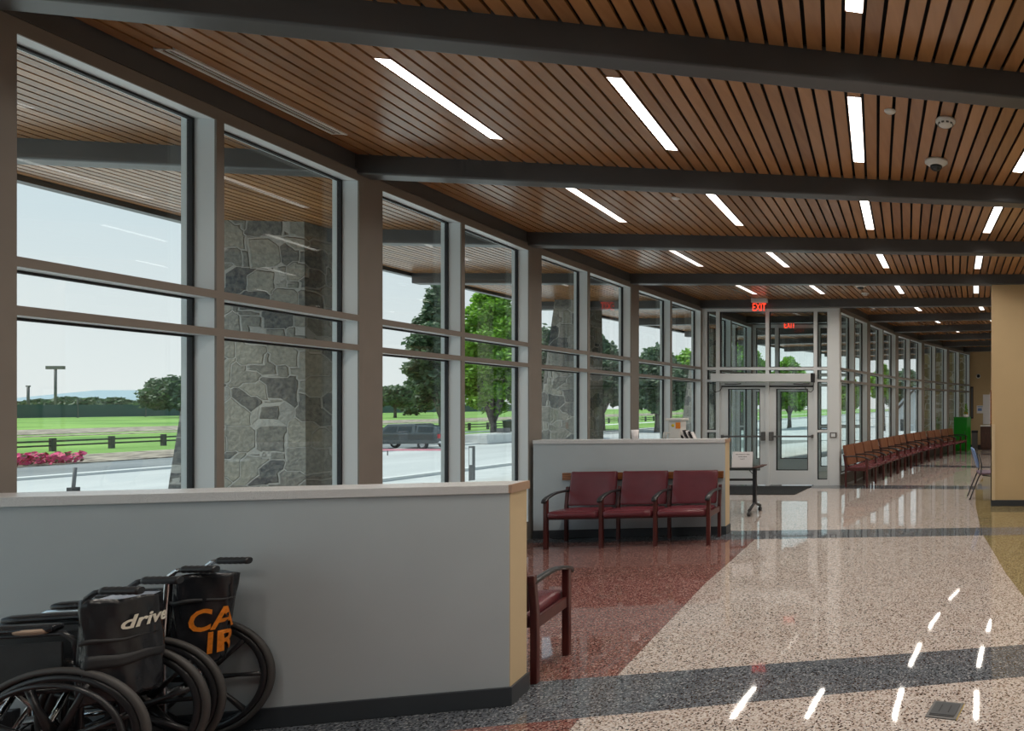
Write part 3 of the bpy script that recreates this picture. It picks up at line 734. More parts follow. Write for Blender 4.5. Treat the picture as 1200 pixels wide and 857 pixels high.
def detector(x, y, label, r=.07, dome=False, name='smoke_detector'):
    p = ceil_pt(x, y); root = empty(name, p); tag(root, label, 'smoke detector' if not dome else 'camera', None)
    m = MB(); m.lathe([(0, -.045), (r*.55, -.045), (r*.72, -.036), (r*.8, -.02), (r, -.016), (r, 0), (0, 0)]); m.build('housing', M['whiteplastic'], root)
    if dome:
        m = MB(); m.lathe([(0, -.085), (r*.3, -.08), (r*.5, -.062), (r*.56, -.044), (0, -.044)]); m.build('lens_dome', M['carglass'], root)
    else:
        m = MB()
        for q in range(10):
            a = q*math.pi/5; Mx = Matrix.Rotation(a, 4, 'Z'); m.box(r*.6, r*.79, -.01, .01, -.038, -.028, Mx)
        m.build('vent_slots', M['greyplastic'], root)
    return root
detector(1108, 141, 'round white smoke detector, nearest of those on the wood ceiling', .075)
detector(1097, 189, 'white dome security camera on the wood ceiling beyond the nearest smoke detector', .1, True, 'security_camera')
detector(1008.5, 334, 'far white ceiling detector above the glass doors, the wider of two', .11, True, 'security_camera')
detector(1014, 343.5, 'small white smoke detector on the ceiling just beyond the wide one above the doors', .075)
for x, y, lab in ((1043, 130, 'flat white disc cover plate on the near wood ceiling beside a smoke detector'), (792, 232, 'flat white disc cover plate on the wood ceiling in the second full bay')):
    m = MB(); m.lathe([(0, -.012), (.035, -.012), (.042, -.004), (.042, 0), (0, 0)]); o = m.build('cover_plate', M['whiteplastic']); o.location = ceil_pt(x, y); tag(o, lab, 'ceiling plate')
# slot air diffuser next to the windows
a, b = at(192, 57, CEIL-EYE), at(398, 157, CEIL-EYE)
ang = math.atan2(b.y-a.y, b.x-a.x); L = (b-a).length
root = empty('air_diffuser', ((a.x+b.x)/2, (a.y+b.y)/2, CEIL), ang); tag(root, 'long white slot air diffuser in the ceiling beside the near windows', 'air vent')
m = MB(); m.box(-L/2, L/2, -.055, -.032, -.008, .02); m.box(-L/2, L/2, -.006, .006, -.006, .02); m.box(-L/2, L/2, .032, .055, -.008, .02); m.box(-L/2, -L/2+.01, -.045, .045, -.006, .02); m.box(L/2-.01, L/2, -.045, .045, -.006, .02); m.build('frame', M['white'], root)
m = MB(); m.box(-L/2+.01, L/2-.01, -.03, .03, .0, .012); m.build('slots', M['gasket'], root)

# exit signs
def exit_sign(x, y, ztop, label, yy=None):
    q = at(x, y, ztop-EYE) if yy is None else Vector(((x-CX)/F*yy, yy)); root = empty('exit_sign', (q.x, q.y, ztop)); tag(root, label, 'exit sign', 'exit signs')
    m = MB(); m.box(-.16, .16, -.035, .035, -.085, 0); m.build('housing', M['alu_door'], root, bevel=.005)
    m = MB(); m.box(-.155, .155, -.004, .004, -.27, -.085); m.build('panel', M['acrylic'], root)
    m = MB(); vs, fs = text_verts('EXIT', .185, .002)
    x0 = min(v.x for v in vs); x1 = max(v.x for v in vs); s = .27/(x1-x0); s2 = .15/(max(v.y for v in vs))
    m.add([((v.x-(x0+x1)/2)*s, -.007-v.z, v.y*s2-.25) for v in vs], fs); m.build('lettering', M['red'], root)
    return root
exit_sign(890, 350, CEIL, 'red lettered exit sign hanging from the ceiling in front of the entrance doors')
exit_sign(925.5, 373, CEIL-.02, 'red exit sign inside the glass entrance vestibule, behind the first one', yy=YV-.35)

# ------------------------------------------------------------------ walls on the right, far end, behind
mb = MB(); mb.box(.142, 6.5, 10.3, 10.75, 0, CEIL); 
struct(mb.build('wall_right', M['mustard']))
mb = MB(); mb.box(.13, 6.5, 10.285, 10.765, 0, .10); struct(mb.build('baseboard_right', M['base'], bevel=.004))
mb = MB(); mb.box(.128, .20, 10.283, 10.32, .1, 1.35); mb.box(.128, .142, 10.283, 10.40, .1, 1.35); struct(mb.build('trim_corner_guard', M['tan']))
g = empty('picture_frame', (.141, 10.55, 1.62)); tag(g, 'thin framed notice seen edge on, on the side of the big mustard wall', 'picture')
m = MB(); m.box(-.022, 0, -.14, .14, -.3, .3); m.build('frame', M['oak'], g, bevel=.003)
m = MB(); m.box(-.024, -.021, -.11, .11, -.26, .26); m.build('sheet', M['paper'], g)
YE = N[5].y + .05
mb = MB(); mb.box(N[5].x-.1, 7, YE, YE+.2, 0, CEIL+.04); struct(mb.build('wall_back', M['mustard']))
mb = MB(); mb.box(N[5].x-.05, 7, YE-.015, YE, 0, .1); struct(mb.build('baseboard_back', M['base']))
# right side and rear of the hall, off camera
q = [G(k, UI) for k in range(K0, K1+1)]
mb = MB()
for a, b in zip(q, q[1:]):
    mb.hexa([(a.x, a.y, 0), (b.x, b.y, 0), (b.x+.2, b.y, 0), (a.x+.2, a.y, 0), (a.x, a.y, CEIL+.04), (b.x, b.y, CEIL+.04), (b.x+.2, b.y, CEIL+.04), (a.x+.2, a.y, CEIL+.04)])
mb.box(q[0].x, q[0].x+.2, -7, q[0].y, 0, CEIL+.04)
struct(mb.build('wall_far_right', M['white']))
mb = MB(); mb.box(-5.2, q[0].x+.2, -7.2, -7, 0, CEIL+.04); struct(mb.build('wall_front', M['white']))
mb = MB(); p = G(K0, -.3); mb.box(p.x-.4, p.x-.2, -7, p.y-.0, 0, CEIL+.04); struct(mb.build('wall_left', M['white']))
mb = MB(); mb.box(p.x-.4, q[0].x+.2, -7.2, max(p.y, q[0].y), CEIL+.0, CEIL+.3); struct(mb.build('ceiling_rear', M['white']))

# things at the far end
def fb(name, x0, x1, y0, y1, Y, depth, mt, label, cat):
    """a box thing seen at pixel box (x0,y0)-(x1,y1) with front face at distance Y"""
    X0, X1 = px(x0, Y), px(x1, Y); Z1, Z0 = zz(y0, Y), zz(y1, Y)
    root = empty(name, ((X0+X1)/2, Y, 0)); tag(root, label, cat); return root, (X1-X0)/2, Z1
Yg = 22.35
g, w, h = fb('green_cabinet', 1118, 1133, 489, 530, Yg, .45, None, 'bright green cabinet standing at the end of the window seats', 'cabinet')
g.rotation_euler.z = -.25
m = MB(); m.box(-w-.02, w+.02, 0, .5, .0, h); m.build('body', M['green'], g, bevel=.006)
m = MB(); m.box(-w, w, -.018, -.001, .06, h-.05); dd = m.build('door', M['green'], g, bevel=.004)
m = MB(); m.box(w-.06, w-.045, -.035, -.018, h*.5, h*.5+.12); m.build('handle', M['greyplastic'], dd)
gx, gy = g.location.x, g.location.y
pl = empty('potted_plant', (px(1132, 22.1), 22.15, h)); tag(pl, 'small green plant with orange flowers on top of the green cabinet', 'plant')
m = MB(); m.lathe([(0, 0), (.075, 0), (.09, .10), (.08, .10), (0, .09)]); m.build('pot', M['white'], pl)
m = MB(); rr = random.Random(2)
for i in range(160):
    z = rr.random(); r_ = .085*(1-z*.75)*rr.random()**.5; a = rr.random()*6.28; c = Vector((r_*math.cos(a), r_*math.sin(a), .1+z*.38)); m.ct = rr.random()
    u_ = Vector((rr.uniform(-1,1), rr.uniform(-1,1), rr.uniform(-1,1))).normalized()*.025; v_ = u_.orthogonal().normalized()*.018; m.add([c-u_, c+v_, c+u_, c-v_], [(0,1,2,3)])
m.build('foliage', M['leaf_mid'], pl)
m = MB()
for a in range(7): m.lathe([(0, -.018), (.018, 0), (0, .018)], (.06*math.cos(a*.9), .06*math.sin(a*.9), .13+.02*(a % 3)), 8)
m.build('blossoms', M['orange'], pl)
g, w, h = fb('trash_bin', 1138.5, 1146, 505, 528.5, 23.2, .4, None, 'tall grey waste bin beside the green cabinet at the far wall', 'bin')
m = MB(); m.prism([(-w*.9, 0), (w*.9, 0), (w*.9, .3), (-w*.9, .3)], 0, h-.08); m.build('body', M['greyplastic'], g, bevel=.01)
m = MB(); m.prism([(-w, -.01), (w, -.01), (w, .31), (-w, .31)], h-.08, h); m.build('lid', M['gasket'], g, bevel=.01)
g, w, h = fb('sideboard', 1149, 1175, 499, 526, 22.9, .5, None, 'dark walnut cabinet against the far mustard wall', 'cabinet')
m = MB(); m.box(-w, w, 0, .5, .08, h-.03); m.box(-w+.05, w-.05, .04, .5, 0, .08); m.build('body', M['walnut'], g)
m = MB(); m.box(-w-.01, w+.01, -.02, .52, h-.03, h); m.build('top', M['white'], g)
for s in (0, 1):
    m = MB(); m.box(-w+.02+s*w, -w+w-.01+s*w, -.018, -.001, .11, h-.06); dd = m.build('door', M['walnut'], g, bevel=.003)
    m = MB(); m.tube([(-.04+s*.08, -.035, h*.5), (-.04+s*.08, -.035, h*.65)], .006, 6); m.build('handle', M['chrome'], dd)
g = empty('wall_panel', (px(1166, 23.35), YE-.03, zz(480, YE))); tag(g, 'white ribbed panel on the far wall above the walnut cabinet', 'panel')
m = MB(); m.box(-.45, .45, 0, .025, -.58, .58); m.build('backing', M['white'], g)
for i in range(5):
    m = MB(); m.box(-.44, .44, -.008, 0, -.55+i*.225, -.55+i*.225+.21); m.build('panel_strip', M['paper'], g)
g = empty('notice_sheet', (px(1148.5, YE), YE-.012, zz(480, YE))); tag(g, 'small pale notice with blue print on the far mustard wall', 'notice')
m = MB(); m.box(-.13, .13, 0, .008, -.15, .15); m.build('sheet', M['paper'], g)
m = MB(); m.box(-.09, .07, -.003, 0, -.06, .05); m.box(-.1, .1, -.003, 0, .09, .12); m.build('print', M['blue'], g)
g = empty('wall_screen', (px(1139, YE-.05), YE-.03, zz(472, YE))); tag(g, 'narrow dark framed panel on the far wall beside the last window', 'picture')
m = MB(); m.box(-.055, .055, 0, .03, -.62, .62); m.build('frame', M['gasket'], g)
m = MB(); m.box(-.035, .035, -.004, 0, -.58, .58); m.build('sheet', M['greyplastic'], g)
g = empty('wall_clock', (px(1146.5, YE), YE-.01, zz(441, YE))); tag(g, 'small round black and white wall camera high on the far mustard wall', 'camera')
Mr = Matrix.Rotation(R(90), 4, 'X')
m = MB(); m.lathe([(0, 0), (.09, 0), (.09, .03), (.07, .04), (0, .04)], n=24, M=Mr); m.build('mount', M['whiteplastic'], g)
m = MB(); m.lathe([(.065, .04), (.06, .07), (.03, .095), (0, .10)], n=24, M=Mr); m.build('lens', M['gasket'], g); g.name = 'wall_camera'

# blue chair by the big wall
def blue_chair(loc, ang):
    root = empty('stacking_chair', loc, ang); tag(root, 'blue plastic chair with dark legs half hidden by the mustard wall', 'chair')
    # faces +x
    for sy in (-1, 1):
        y = .21*sy
        m = MB(); m.tube([(-.30, y, 0), (-.14, y, .40), (-.10, y, .45), (-.09, y*.95, .60), (-.13, y*.85, .80)], .0115, 8); m.build('rear_leg', M['blackmetal'], root)
        m = MB(); m.tube([(.30, y, 0), (.22, y, .22), (.17, y, .40), (-.08, y, .43)], .0115, 8); m.build('front_leg', M['blackmetal'], root)
    m = MB(); cushion(m, -.14, .28, -.22, .22, .435, .475, .018, .006); m.build('seat', M['plum'], root)
    m = MB(); vs = []; nu, nv = 8, 10
    for i in range(nv+1):
        z = .56 + .34*i/nv; wd = .205*(1 - .35*abs((i/nv)*2-1)**4)
        for j in range(nu+1):
            f = j/nu*2-1; vs.append((-.115 - .10*(i/nv) - .03*(1-f*f), wd*f, z))
    m.add(vs, [(i*(nu+1)+j, i*(nu+1)+j+1, (i+1)*(nu+1)+j+1, (i+1)*(nu+1)+j) for i in range(nv) for j in range(nu)], True)
    o = m.build('backrest', M['blue'], root); s = o.modifiers.new('s', 'SOLIDIFY'); s.thickness = .016
blue_chair((px(1154.5, 11.2), 11.22, 0), .12)

# rolling table by the doors with its paper sign
Yt = 9.6
g = empty('folding_table', (px(886, Yt), Yt, 0), .03); tag(g, 'narrow dark rolling table on casters in front of the glass doors', 'table')
m = MB(); m.box(-1.5, .06, -.20, .20, .70, .722); m.build('tabletop', M['urethane'], g, bevel=.004)
m = MB(); m.box(.02, .10, -.24, .22, .722, .735); m.build('table_edge', M['walnut'], g)
m = MB(); m.tube([(-1.5, 0, .52), (0, 0, .52)], .018, 8); m.build('crossbar', M['blackmetal'], g)
for x in (-.02, -1.42):
    m = MB(); m.box(x-.025, x+.025, -.03, .03, .16, .70); m.add([(x-.02, -.02, .6), (x-.02, .02, .6), (x-.12, .02, .70), (x-.12, -.02, .70)], [(0,1,2,3)]); lg = m.build('leg', M['blackmetal'], g, bevel=.005)
    m = MB(); m.tube([(x, -.25, .085), (x, 0, .17), (x, .25, .085)], .022, 8); m.build('foot', M['blackmetal'], lg)
    for y in (-.25, .25):
        m = MB(); m.tube([(x-.022, y, .032), (x+.022, y, .032)], .032, 14); m.tube([(x, y, .03), (x, y, .09)], .014, 8); m.build('caster', M['urethane'], lg)
g = empty('paper_sign', (px(869.5, 9.5), 9.5, .722), .03); tag(g, 'white printed paper sign standing on the dark table by the doors', 'sign')
Mx = Matrix.Rotation(R(-8), 4, 'X')
m = MB(); m.box(-.155, .155, 0, .004, 0, .235, Mx); m.build('sheet', M['paper'], g)
vs_all = MB()
rk = random.Random(9)
for (x0, x1, zc, hh_) in ((-.105, .105, .19, .011), (-.06, .06, .155, .010), (-.03, .03, .12, .010)):   # print too small to be read
    x = x0
    while x < x1 - .004:
        w_ = rk.uniform(.004, .009); t_ = hh_*rk.choice((.7, .7, 1.0)); vs_all.box(x, x+w_, -.0016, -.0002, zc, zc+t_, Mx); x += w_ + rk.choice((.0025, .0025, .0025, .008))
vs_all.build('lettering', M['ink'], g)
m = MB(); m.box(px(856, 12)-.9, px(950, 12.65), 11.58, 12.72, .0, .012); o = m.build('entrance_mat', M['mat'], bevel=.004); tag(o, 'dark rectangular entrance mat on the floor before the glass doors', 'mat')

# floor box
fp = [at(x, y, -EYE) for x, y in ((1083, 841), (1119.5, 845), (1129.5, 825), (1097, 822.5))]
cx_, cy_ = sum(p.x for p in fp)/4, sum(p.y for p in fp)/4
t = fp[1]-fp[0]; ang = math.atan2(t.y, t.x)
g = empty('floor_outlet', (cx_, cy_, 0), ang); tag(g, 'dark square floor outlet cover set in the speckled floor', 'floor outlet')
m = MB(); wS = t.length/2; dS = (fp[3]-fp[0]).length/2; m.box(-wS, wS, -dS, dS, 0, .006); m.build('frame', M['greyplastic'], g, bevel=.002)
m = MB(); m.box(-wS*.82, wS*.82, -dS*.62, dS*.82, .006, .009); ld = m.build('lid', M['base'], g, bevel=.001)
m = MB(); m.box(-wS*.32, -wS*.28, -dS*.3, dS*.5, .009, .011); m.box(wS*.28, wS*.32, -dS*.3, dS*.5, .009, .011); m.box(-wS*.8, wS*.8, -dS*.8, -dS*.70, .0062, .008); m.build('slots', M['gasket'], ld)
m = MB(); m.box(wS, wS+.004, -dS, dS, 0, .005); m.build('brass_edge', M['brass'], g)

# white dispenser cart and leaflet stack behind the second low wall
Yk = 10.4
g = empty('dispenser_stand', (px(793, Yk), Yk, 0)); tag(g, 'white dispenser stand with a yellow and orange mark behind the middle low wall', 'dispenser')
m = MB(); m.tube([(0, 0, .03), (0, 0, 1.1)], .03, 10); m.box(-.2, .2, -.2, .2, 0, .03); m.build('pole', M['whiteplastic'], g)
m = MB(); cushion(m, -.10, .12, -.1, .1, 1.08, 1.42, .03, .01); m.build('body', M['whiteplastic'], g)
m = MB(); m.box(-.13, .15, -.13, .12, 1.41, 1.45); m.build('hood', M['whiteplastic'], g, bevel=.01)
m = MB(); m.lathe([(0, .0), (.026, 0), (.026, .004), (0, .004)], (-.01, -.106, 1.33), 16, Mr); m.build('yellow_mark', M['yellow'], g)
m = MB(); m.box(.04, .11, -.118, -.10, 1.28, 1.38); m.build('orange_panel', M['orange'], g)
for i, dx in enumerate((-.1, -.06)):
    m = MB(); m.tube([(dx, -.1, 1.2), (dx-.04, -.14, 1.22), (dx-.05, -.15, 1.12)], .012, 6); m.build('nozzle', M['whiteplastic'], g)
g = empty('leaflet_rack', (px(808.5, Yk), Yk, 0)); tag(g, 'stand of dark and white leaflets leaning beside the white dispenser', 'leaflet stand')
m = MB(); m.tube([(0, .03, .02), (0, .03, 1.12)], .015, 8); m.box(-.15, .15, -.12, .15, 0, .02); m.build('stand', M['greyplastic'], g)
m = MB(); m.box(-.11, .11, -.05, .06, 1.06, 1.1); m.build('tray', M['greyplastic'], g)
for i in range(6):
    Mq = Matrix.Translation((-.08+i*.032, -.04+.012*i, 1.1)) @ Matrix.Rotation(R(-24), 4, 'Y'); m = MB(); m.box(-.006, .006, -.05, .05, 0, .19-.012*i, Mq); m.build('leaflet', M['ink'] if i % 2 == 0 else M['paper'], g)
m = MB(); m.lathe([(0, 0), (.035, 0), (.045, .12), (.04, .12), (.032, .01)], n=16); o = m.build('paper_cup', M['paper']); o.location = hw(E2, .122, 1.14, -.09, 1.232); tag(o, 'small white cup standing on the cap of the middle low wall', 'cup')

# ------------------------------------------------------------------ stone piers under the soffit
def pier(s, u_in, wlen, mt, label, wid=.8, lean=.55, base=-1.6):
    # local axis: along the beam; outer face leans outwards to the ground
    a = G(s, -u_in); b = G(s, -u_in-wlen); d = (b-a).normalized(); n = Vector((-d.y, d.x))*wid/2
    H = CEIL
    g = empty('stone_pier', (a.x, a.y, base)); tag(g, label, 'pillar')
    def P3(q, z): return (q.x-a.x, q.y-a.y, z-base)
    m = MB(); bl = b + d*(lean*(H-base)/3.82)
    al = a - d*.05
    m.hexa([P3(al-n*1.06, base), P3(al+n*1.06, base), P3(bl+n*1.06, base), P3(bl-n*1.06, base), P3(a-n, H), P3(a+n, H), P3(b+n, H), P3(b-n, H)])
    m.f = [f[::-1] for f in m.f]
    m.build('masonry', mt, g)
    m = MB(); m.hexa([P3(al-n*1.2+d*-.05, base), P3(al+n*1.2-d*.05, base), P3(bl+n*1.2+d*.08, base), P3(bl-n*1.2+d*.08, base), P3(al-n*1.2-d*.05, base+.25), P3(al+n*1.2-d*.05, base+.25), P3(bl+n*1.2+d*.08, base+.25), P3(bl-n*1.2+d*.08, base+.25)])
    m.build('footing', M['kerb'], g)
pier(2, 2.32, 1.0, M['stone'], 'grey fieldstone pier outside the nearest windows, widening towards the ground', .7)
pier(4, 2.35, .6, M['stone'], 'grey fieldstone pier seen through the windows above the three burgundy seats', .58)
pier(6, 2.4, .6, M['stone'], 'fieldstone pier seen through the vestibule glass')
for x0, x1, y0, y1, lab in ((-2.62, -1.55, 25.4, 26.4, 'ochre fieldstone pier outside the windows near the far end, left of two'), (-1.42, -.62, 24.9, 26.4, 'ochre fieldstone pier outside the last window by the green cabinet')):
    g = empty('stone_pier', ((x0+x1)/2, (y0+y1)/2, -1.6)); tag(g, lab, 'pillar'); w_, h_ = (x1-x0)/2, (y1-y0)/2
    m = MB(); m.hexa([(-w_-.15,-h_-.05,0),(w_,-h_-.05,0),(w_,h_,0),(-w_-.15,h_,0),(-w_,-h_,5.42),(w_,-h_,5.42),(w_,h_,5.42),(-w_,h_,5.42)]); m.build('masonry', M['stone2'], g)
    m = MB(); m.box(-w_-.2, w_+.02, -h_-.1, h_+.02, 0, 1.62); m.build('footing', M['kerb'], g)

# ------------------------------------------------------------------ outside ground
GZ = -1.6
mb = MB()
q = [(G(k, -.0 if k <= 4 else 0), G(k, UO-2.2)) for k in range(K0, K1+1)]
for (a, b), (c, d_) in zip(q, q[1:]):
    mb.hexa([(b.x, b.y, GZ), (a.x+6, a.y, GZ), (c.x+6, c.y, GZ), (d_.x, d_.y, GZ), (b.x, b.y, -.03), (a.x+6, a.y, -.03), (c.x+6, c.y, -.03), (d_.x, d_.y, -.03)])
struct(mb.build('terrace', M['concrete']))
mb = MB(); mb.box(-13, 2, 30, 40, GZ, -.04); struct(mb.build('terrace_far', M['concrete']))
def strip(name, x0, x1, z, mt, y0=-80, y1=420):
    m = MB(); m.box(x0, x1, y0, y1, z-1, z); struct(m.build(name, mt))
strip('forecourt', -25.3, 60, GZ, M['concrete'])
strip('kerb_near', -25.7, -25.3, GZ+.14, M['kerb'])
strip('road', -41.6, -25.7, GZ-.02, M['road'])
strip('kerb_far', -42.2, -41.6, GZ+.1, M['kerb'])
strip('parking_lane', -50, -42.2, GZ, M['asphalt'])
strip('dirt_verge', -58, -50, GZ+.06, M['dirt'])
strip('lawn', -420, -58, GZ+.05, M['lawn'])
m = MB(); m.box(-57, -44, 66, 330, GZ, GZ+.13); struct(m.build('grass_median', M['lawn']))
m = MB(); m.box(-44, -43.2, 60, 330, GZ, GZ+.2); m.box(-60, -57, 60, 330, GZ, GZ+.1); struct(m.build('median_path', M['kerb']))
m = MB(); m.box(-120, -100, -50, 400, GZ+.0, GZ+.09); m.box(-96, -93, -50, 400, GZ, GZ+.1); struct(m.build('field_path', M['dirt']))
# split rail fence
def ground_at(x, y, eye=EYE-GZ): Y = F*eye/(y-HY); return (x-CX)/F*Y, Y
g = empty('rail_fence', (-64, 30, GZ)); tag(g, 'low dark wooden rail fence running along the green lawn', 'fence')
m = MB()
for z in (.38, .68): m.box(-.03, .03, 0, 120, z, z+.12)
m.build('rails', M['rail'], g)
for i in range(34):
    m = MB(); m.box(-.11, .11, i*2.9+1.2, i*2.9+1.42, 0, .95); m.build('post', M['rail'], g)
g = empty('windscreen_fence', (-215, 60, GZ)); tag(g, 'long dark green screened fence across the far side of the field', 'fence')
m = MB(); m.box(-.1, .1, -20, 260, .2, 3.2); m.build('screen', M['screen'], g)
for i in range(24):
    m = MB(); m.box(-.05, .15, -20+i*12, -19.8+i*12, 0, 4.6); m.build('post', M['greyplastic'], g)
# far building
g = empty('sports_hall', (-517, 370, GZ)); tag(g, 'wide low hall with a pale blue-grey roof on the horizon', 'building')
m = MB(); m.box(-52, 60, -10, 50, 0, 5.2); m.build('walls', M['housewall'], g)
m = MB(); vs = [(-56,-12,5.2),(66,-12,5.2),(66,52,5.2),(-56,52,5.2),(-30,15,10.4),(60,15,10.4),(60,25,10.4),(-30,25,10.4)]; m.hexa([(x_, y_, z_ + (1.6 if z_ > 8 else 0)) for x_, y_, z_ in vs]); m.build('roof', M['farroof'], g)
# light masts
for x, yb, yt, lab in ((65, 487, 436, 'tall floodlight mast with a cross arm standing over the distant trees'), (33, 488, 458, 'pale pole at the left edge of the first window')):
    D = 190; X = (x-CX)/F*D; hgt = (yb-yt)/F*D + 1
    g = empty('floodlight_mast', (X, D, GZ)); tag(g, lab, 'light pole')
    m = MB(); m.tube([(0,0,0), (0,0,hgt)], .28, 8); m.build('pole', M['greyplastic'], g)
    m = MB(); m.box(-2.6, 2.6, -.3, .3, hgt-.3, hgt+.7) if yt < 450 else m.box(-.5, .5, -.2, .2, hgt-.2, hgt+.2); m.build('lamp_bar', M['greyplastic'], g)
# trees
def foliage(blobs, nq, size, seed, fill=.45):
    m = MB(); rr = random.Random(seed); tot = sum(b[3]*b[4]*b[5] for b in blobs)**1
    for (cx, cy, cz, rx, ry, rz) in blobs:
        n = int(nq*(rx*ry*rz)/tot)
        tb = rr.uniform(-.12, .12)
        for i in range(n):
            v = Vector((rr.gauss(0,1), rr.gauss(0,1), rr.gauss(0,1))).normalized(); k = fill + (1-fill)*rr.random()**.6; k *= 1.3 if rr.random() < .22 else 1
            k *= 1 + .18*math.sin(v.x*5+cx)*math.sin(v.y*4+cz) 
            c = Vector((cx+v.x*rx*k, cy+v.y*ry*k, cz+v.z*rz*k))
            a = Vector((rr.gauss(0,1), rr.gauss(0,1), rr.gauss(0,.7))).normalized(); b = a.orthogonal().normalized(); s = size*rr.uniform(.6, 1.3)
            m.ct = min(1, max(0, .5 + tb + rr.uniform(-.4, .4)))
            m.add([c-a*s, c-b*s*.6, c+a*s, c+b*s*.6], [(0,1,2,3)])
    return m
def tree(x, ybase, D, ytop, wpx, label, leaf, seed, kind='round', nq=7000, size=.35, ytrunk=None):
    X = (x-CX)/F*D; H = (ybase-ytop)/F*D; Wd = wpx/F*D/2
    g = empty('tree', (X, D, GZ)); tag(g, label, 'tree')
    rr = random.Random(seed); blobs = []
    H = (EYE-GZ) + (HY-ytop)/F*D
    lo = .16*H if ytrunk is None else (EYE-GZ) + (HY-ytrunk)/F*D
    nb = 30 if kind != 'hedge' else 9
    for i in range(nb):
        f = (i+.5)/nb
        if kind == 'cone': rad = Wd*(1.05-f)*.75; z = lo + (H-lo)*f; r = Wd*(.30+.35*(1-f))
        elif kind == 'flat': rad = Wd*.8*(1-.35*f); z = lo + (H-lo)*(.25+.6*f); r = Wd*.36
        else: rad = Wd*.68*math.sin(math.pi*min(1, .22+f*.75)); z = lo + (H-lo)*(.12+.78*f); r = Wd*(.20+.10*math.sin(math.pi*f)+.06*rr.random()); rad *= 1+.22*rr.random()
        a = i*2.4+seed; blobs.append((rad*math.cos(a), rad*math.sin(a)*.8, z, r, r, min(r*.75, (H-lo)*.2)))
    blobs.append((0, 0, H-(H-lo)*.16, Wd*.34, Wd*.34, (H-lo)*.16)); blobs.append((0, 0, lo+(H-lo)*.5, Wd*.5, Wd*.5, (H-lo)*.3))
    foliage(blobs, int(nq*2.2), size*D/60*.62, seed).build('crown', leaf, g)
    m = MB(); tr = max(.25, Wd*.07); m.tube([(0,0,-.3), (.1*tr, 0, lo*.6), (-.2*tr, 0, lo+(H-lo)*.3), (0, 0, lo+(H-lo)*.7)], [tr*1.4, tr, tr*.75, tr*.25], 8)
    for i in range(5):
        a = i*1.3+seed; m.tube([(0,0,lo*.8+i*.1), (Wd*.35*math.cos(a), Wd*.3*math.sin(a), lo+(H-lo)*.25), (Wd*.6*math.cos(a), Wd*.5*math.sin(a), lo+(H-lo)*.45)], [tr*.6, tr*.4, tr*.12], 6)
    m.build('trunk', M['bark'], g)
tree(517, 507, 72, 335, 66, 'tall dark cypress seen through the second window bay beside the leafy green tree', M['leaf_dark'], 1, 'round', 16000, .42, 492)
tree(578, 512, 58, 322, 84, 'large leafy bright green tree seen through the second window bay', M['leaf_mid'], 2, 'round', 18000, .30, 500)
tree(640, 505, 76, 385, 60, 'dark tree partly behind the second stone pier', M['leaf_dark'], 3, 'round', 6000, .4, 488)
tree(706, 505, 74, 398, 62, 'dark round tree with a forked trunk in the third window bay', M['leaf_dark'], 4, 'round', 12000, .36, 484)
tree(770, 505, 74, 408, 76, 'wide dark round tree in the fourth window bay', M['leaf_dark'], 5, 'round', 14000, .36, 486)
tree(806, 500, 95, 412, 60, 'bright green tree left of the third stone pier', M['leaf_mid'], 6, 'round', 9000, .33, 486)
tree(214, 497, 150, 444, 62, 'wind-swept dark tree at the right of the first window', M['leaf_dark'], 7, 'flat', 8000, .3, 483)
tree(463, 493, 150, 453, 34, 'small dark spreading tree left of the parked pickup', M['leaf_dark'], 8, 'flat', 4000, .28, 478)
tree(488, 491, 180, 432, 26, 'slim dark conifer behind the cypress in the second bay', M['leaf_dark'], 9, 'cone', 4000, .25, 480)
for i, (x, t_, w_) in enumerate(((45, 470, 44), (78, 467, 46), (108, 468, 40), (137, 468, 40), (166, 472, 36))):
    tree(x, 489, 205, t_, w_, '%s of the five rounded dark trees in front of the far hall' % ['leftmost', 'second from left', 'middle', 'second from right', 'rightmost'][i], M['leaf_dark'], 20+i, 'round', 3500, .34, 486)
tree(870, 500, 80, 395, 60, 'green tree seen through the left door glass', M['leaf_mid'], 30, 'round', 8000, .35, 486)
tree(925, 500, 85, 420, 50, 'green tree seen through the right door glass', M['leaf_mid'], 31, 'round', 7000, .35, 486)
tree(1034, 500, 60, 428, 30, 'leafy green tree seen above the far window seats', M['leaf_mid'], 32, 'round', 6000, .3, 470)
tree(1062, 500, 95, 434, 60, 'dark tree behind the pale gabled house', M['leaf_dark'], 33, 'round', 6000, .3, 480)
tree(996, 498, 90, 440, 30, 'slender green tree seen past the right edge of the vestibule', M['leaf_bright'], 34, 'round', 4000, .3, 484)
# gabled house
D = 45; X0 = (1050-CX)/F*D; X1 = (1092-CX)/F*D
g = empty('gabled_house', ((X0+X1)/2, D, GZ)); tag(g, 'pale grey gabled outbuilding seen over the far window seats', 'building')
w = (X1-X0)/2; hh = EYE-GZ + (HY-484)/F*D; hp = EYE-GZ + (HY-456)/F*D
m = MB(); m.box(-w, w, 0, 6, 0, hh); m.add([(-w,0,hh),(w,0,hh),(0,0,hp-.15)], [(0,1,2)]); m.build('walls', M['housewall'], g)
m = MB(); m.hexa([(-w-.3,-.4,hh-.1),(0,-.4,hp),(0,6.3,hp),(-w-.3,6.3,hh-.1),(-w-.3,-.4,hh+.05),(0,-.4,hp+.18),(0,6.3,hp+.18),(-w-.3,6.3,hh+.05)]); m.hexa([(0,-.4,hp),(w+.3,-.4,hh-.1),(w+.3,6.3,hh-.1),(0,6.3,hp),(0,-.4,hp+.18),(w+.3,-.4,hh+.05),(w+.3,6.3,hh+.05),(0,6.3,hp+.18)]); m.build('roof', M['houseroof'], g)
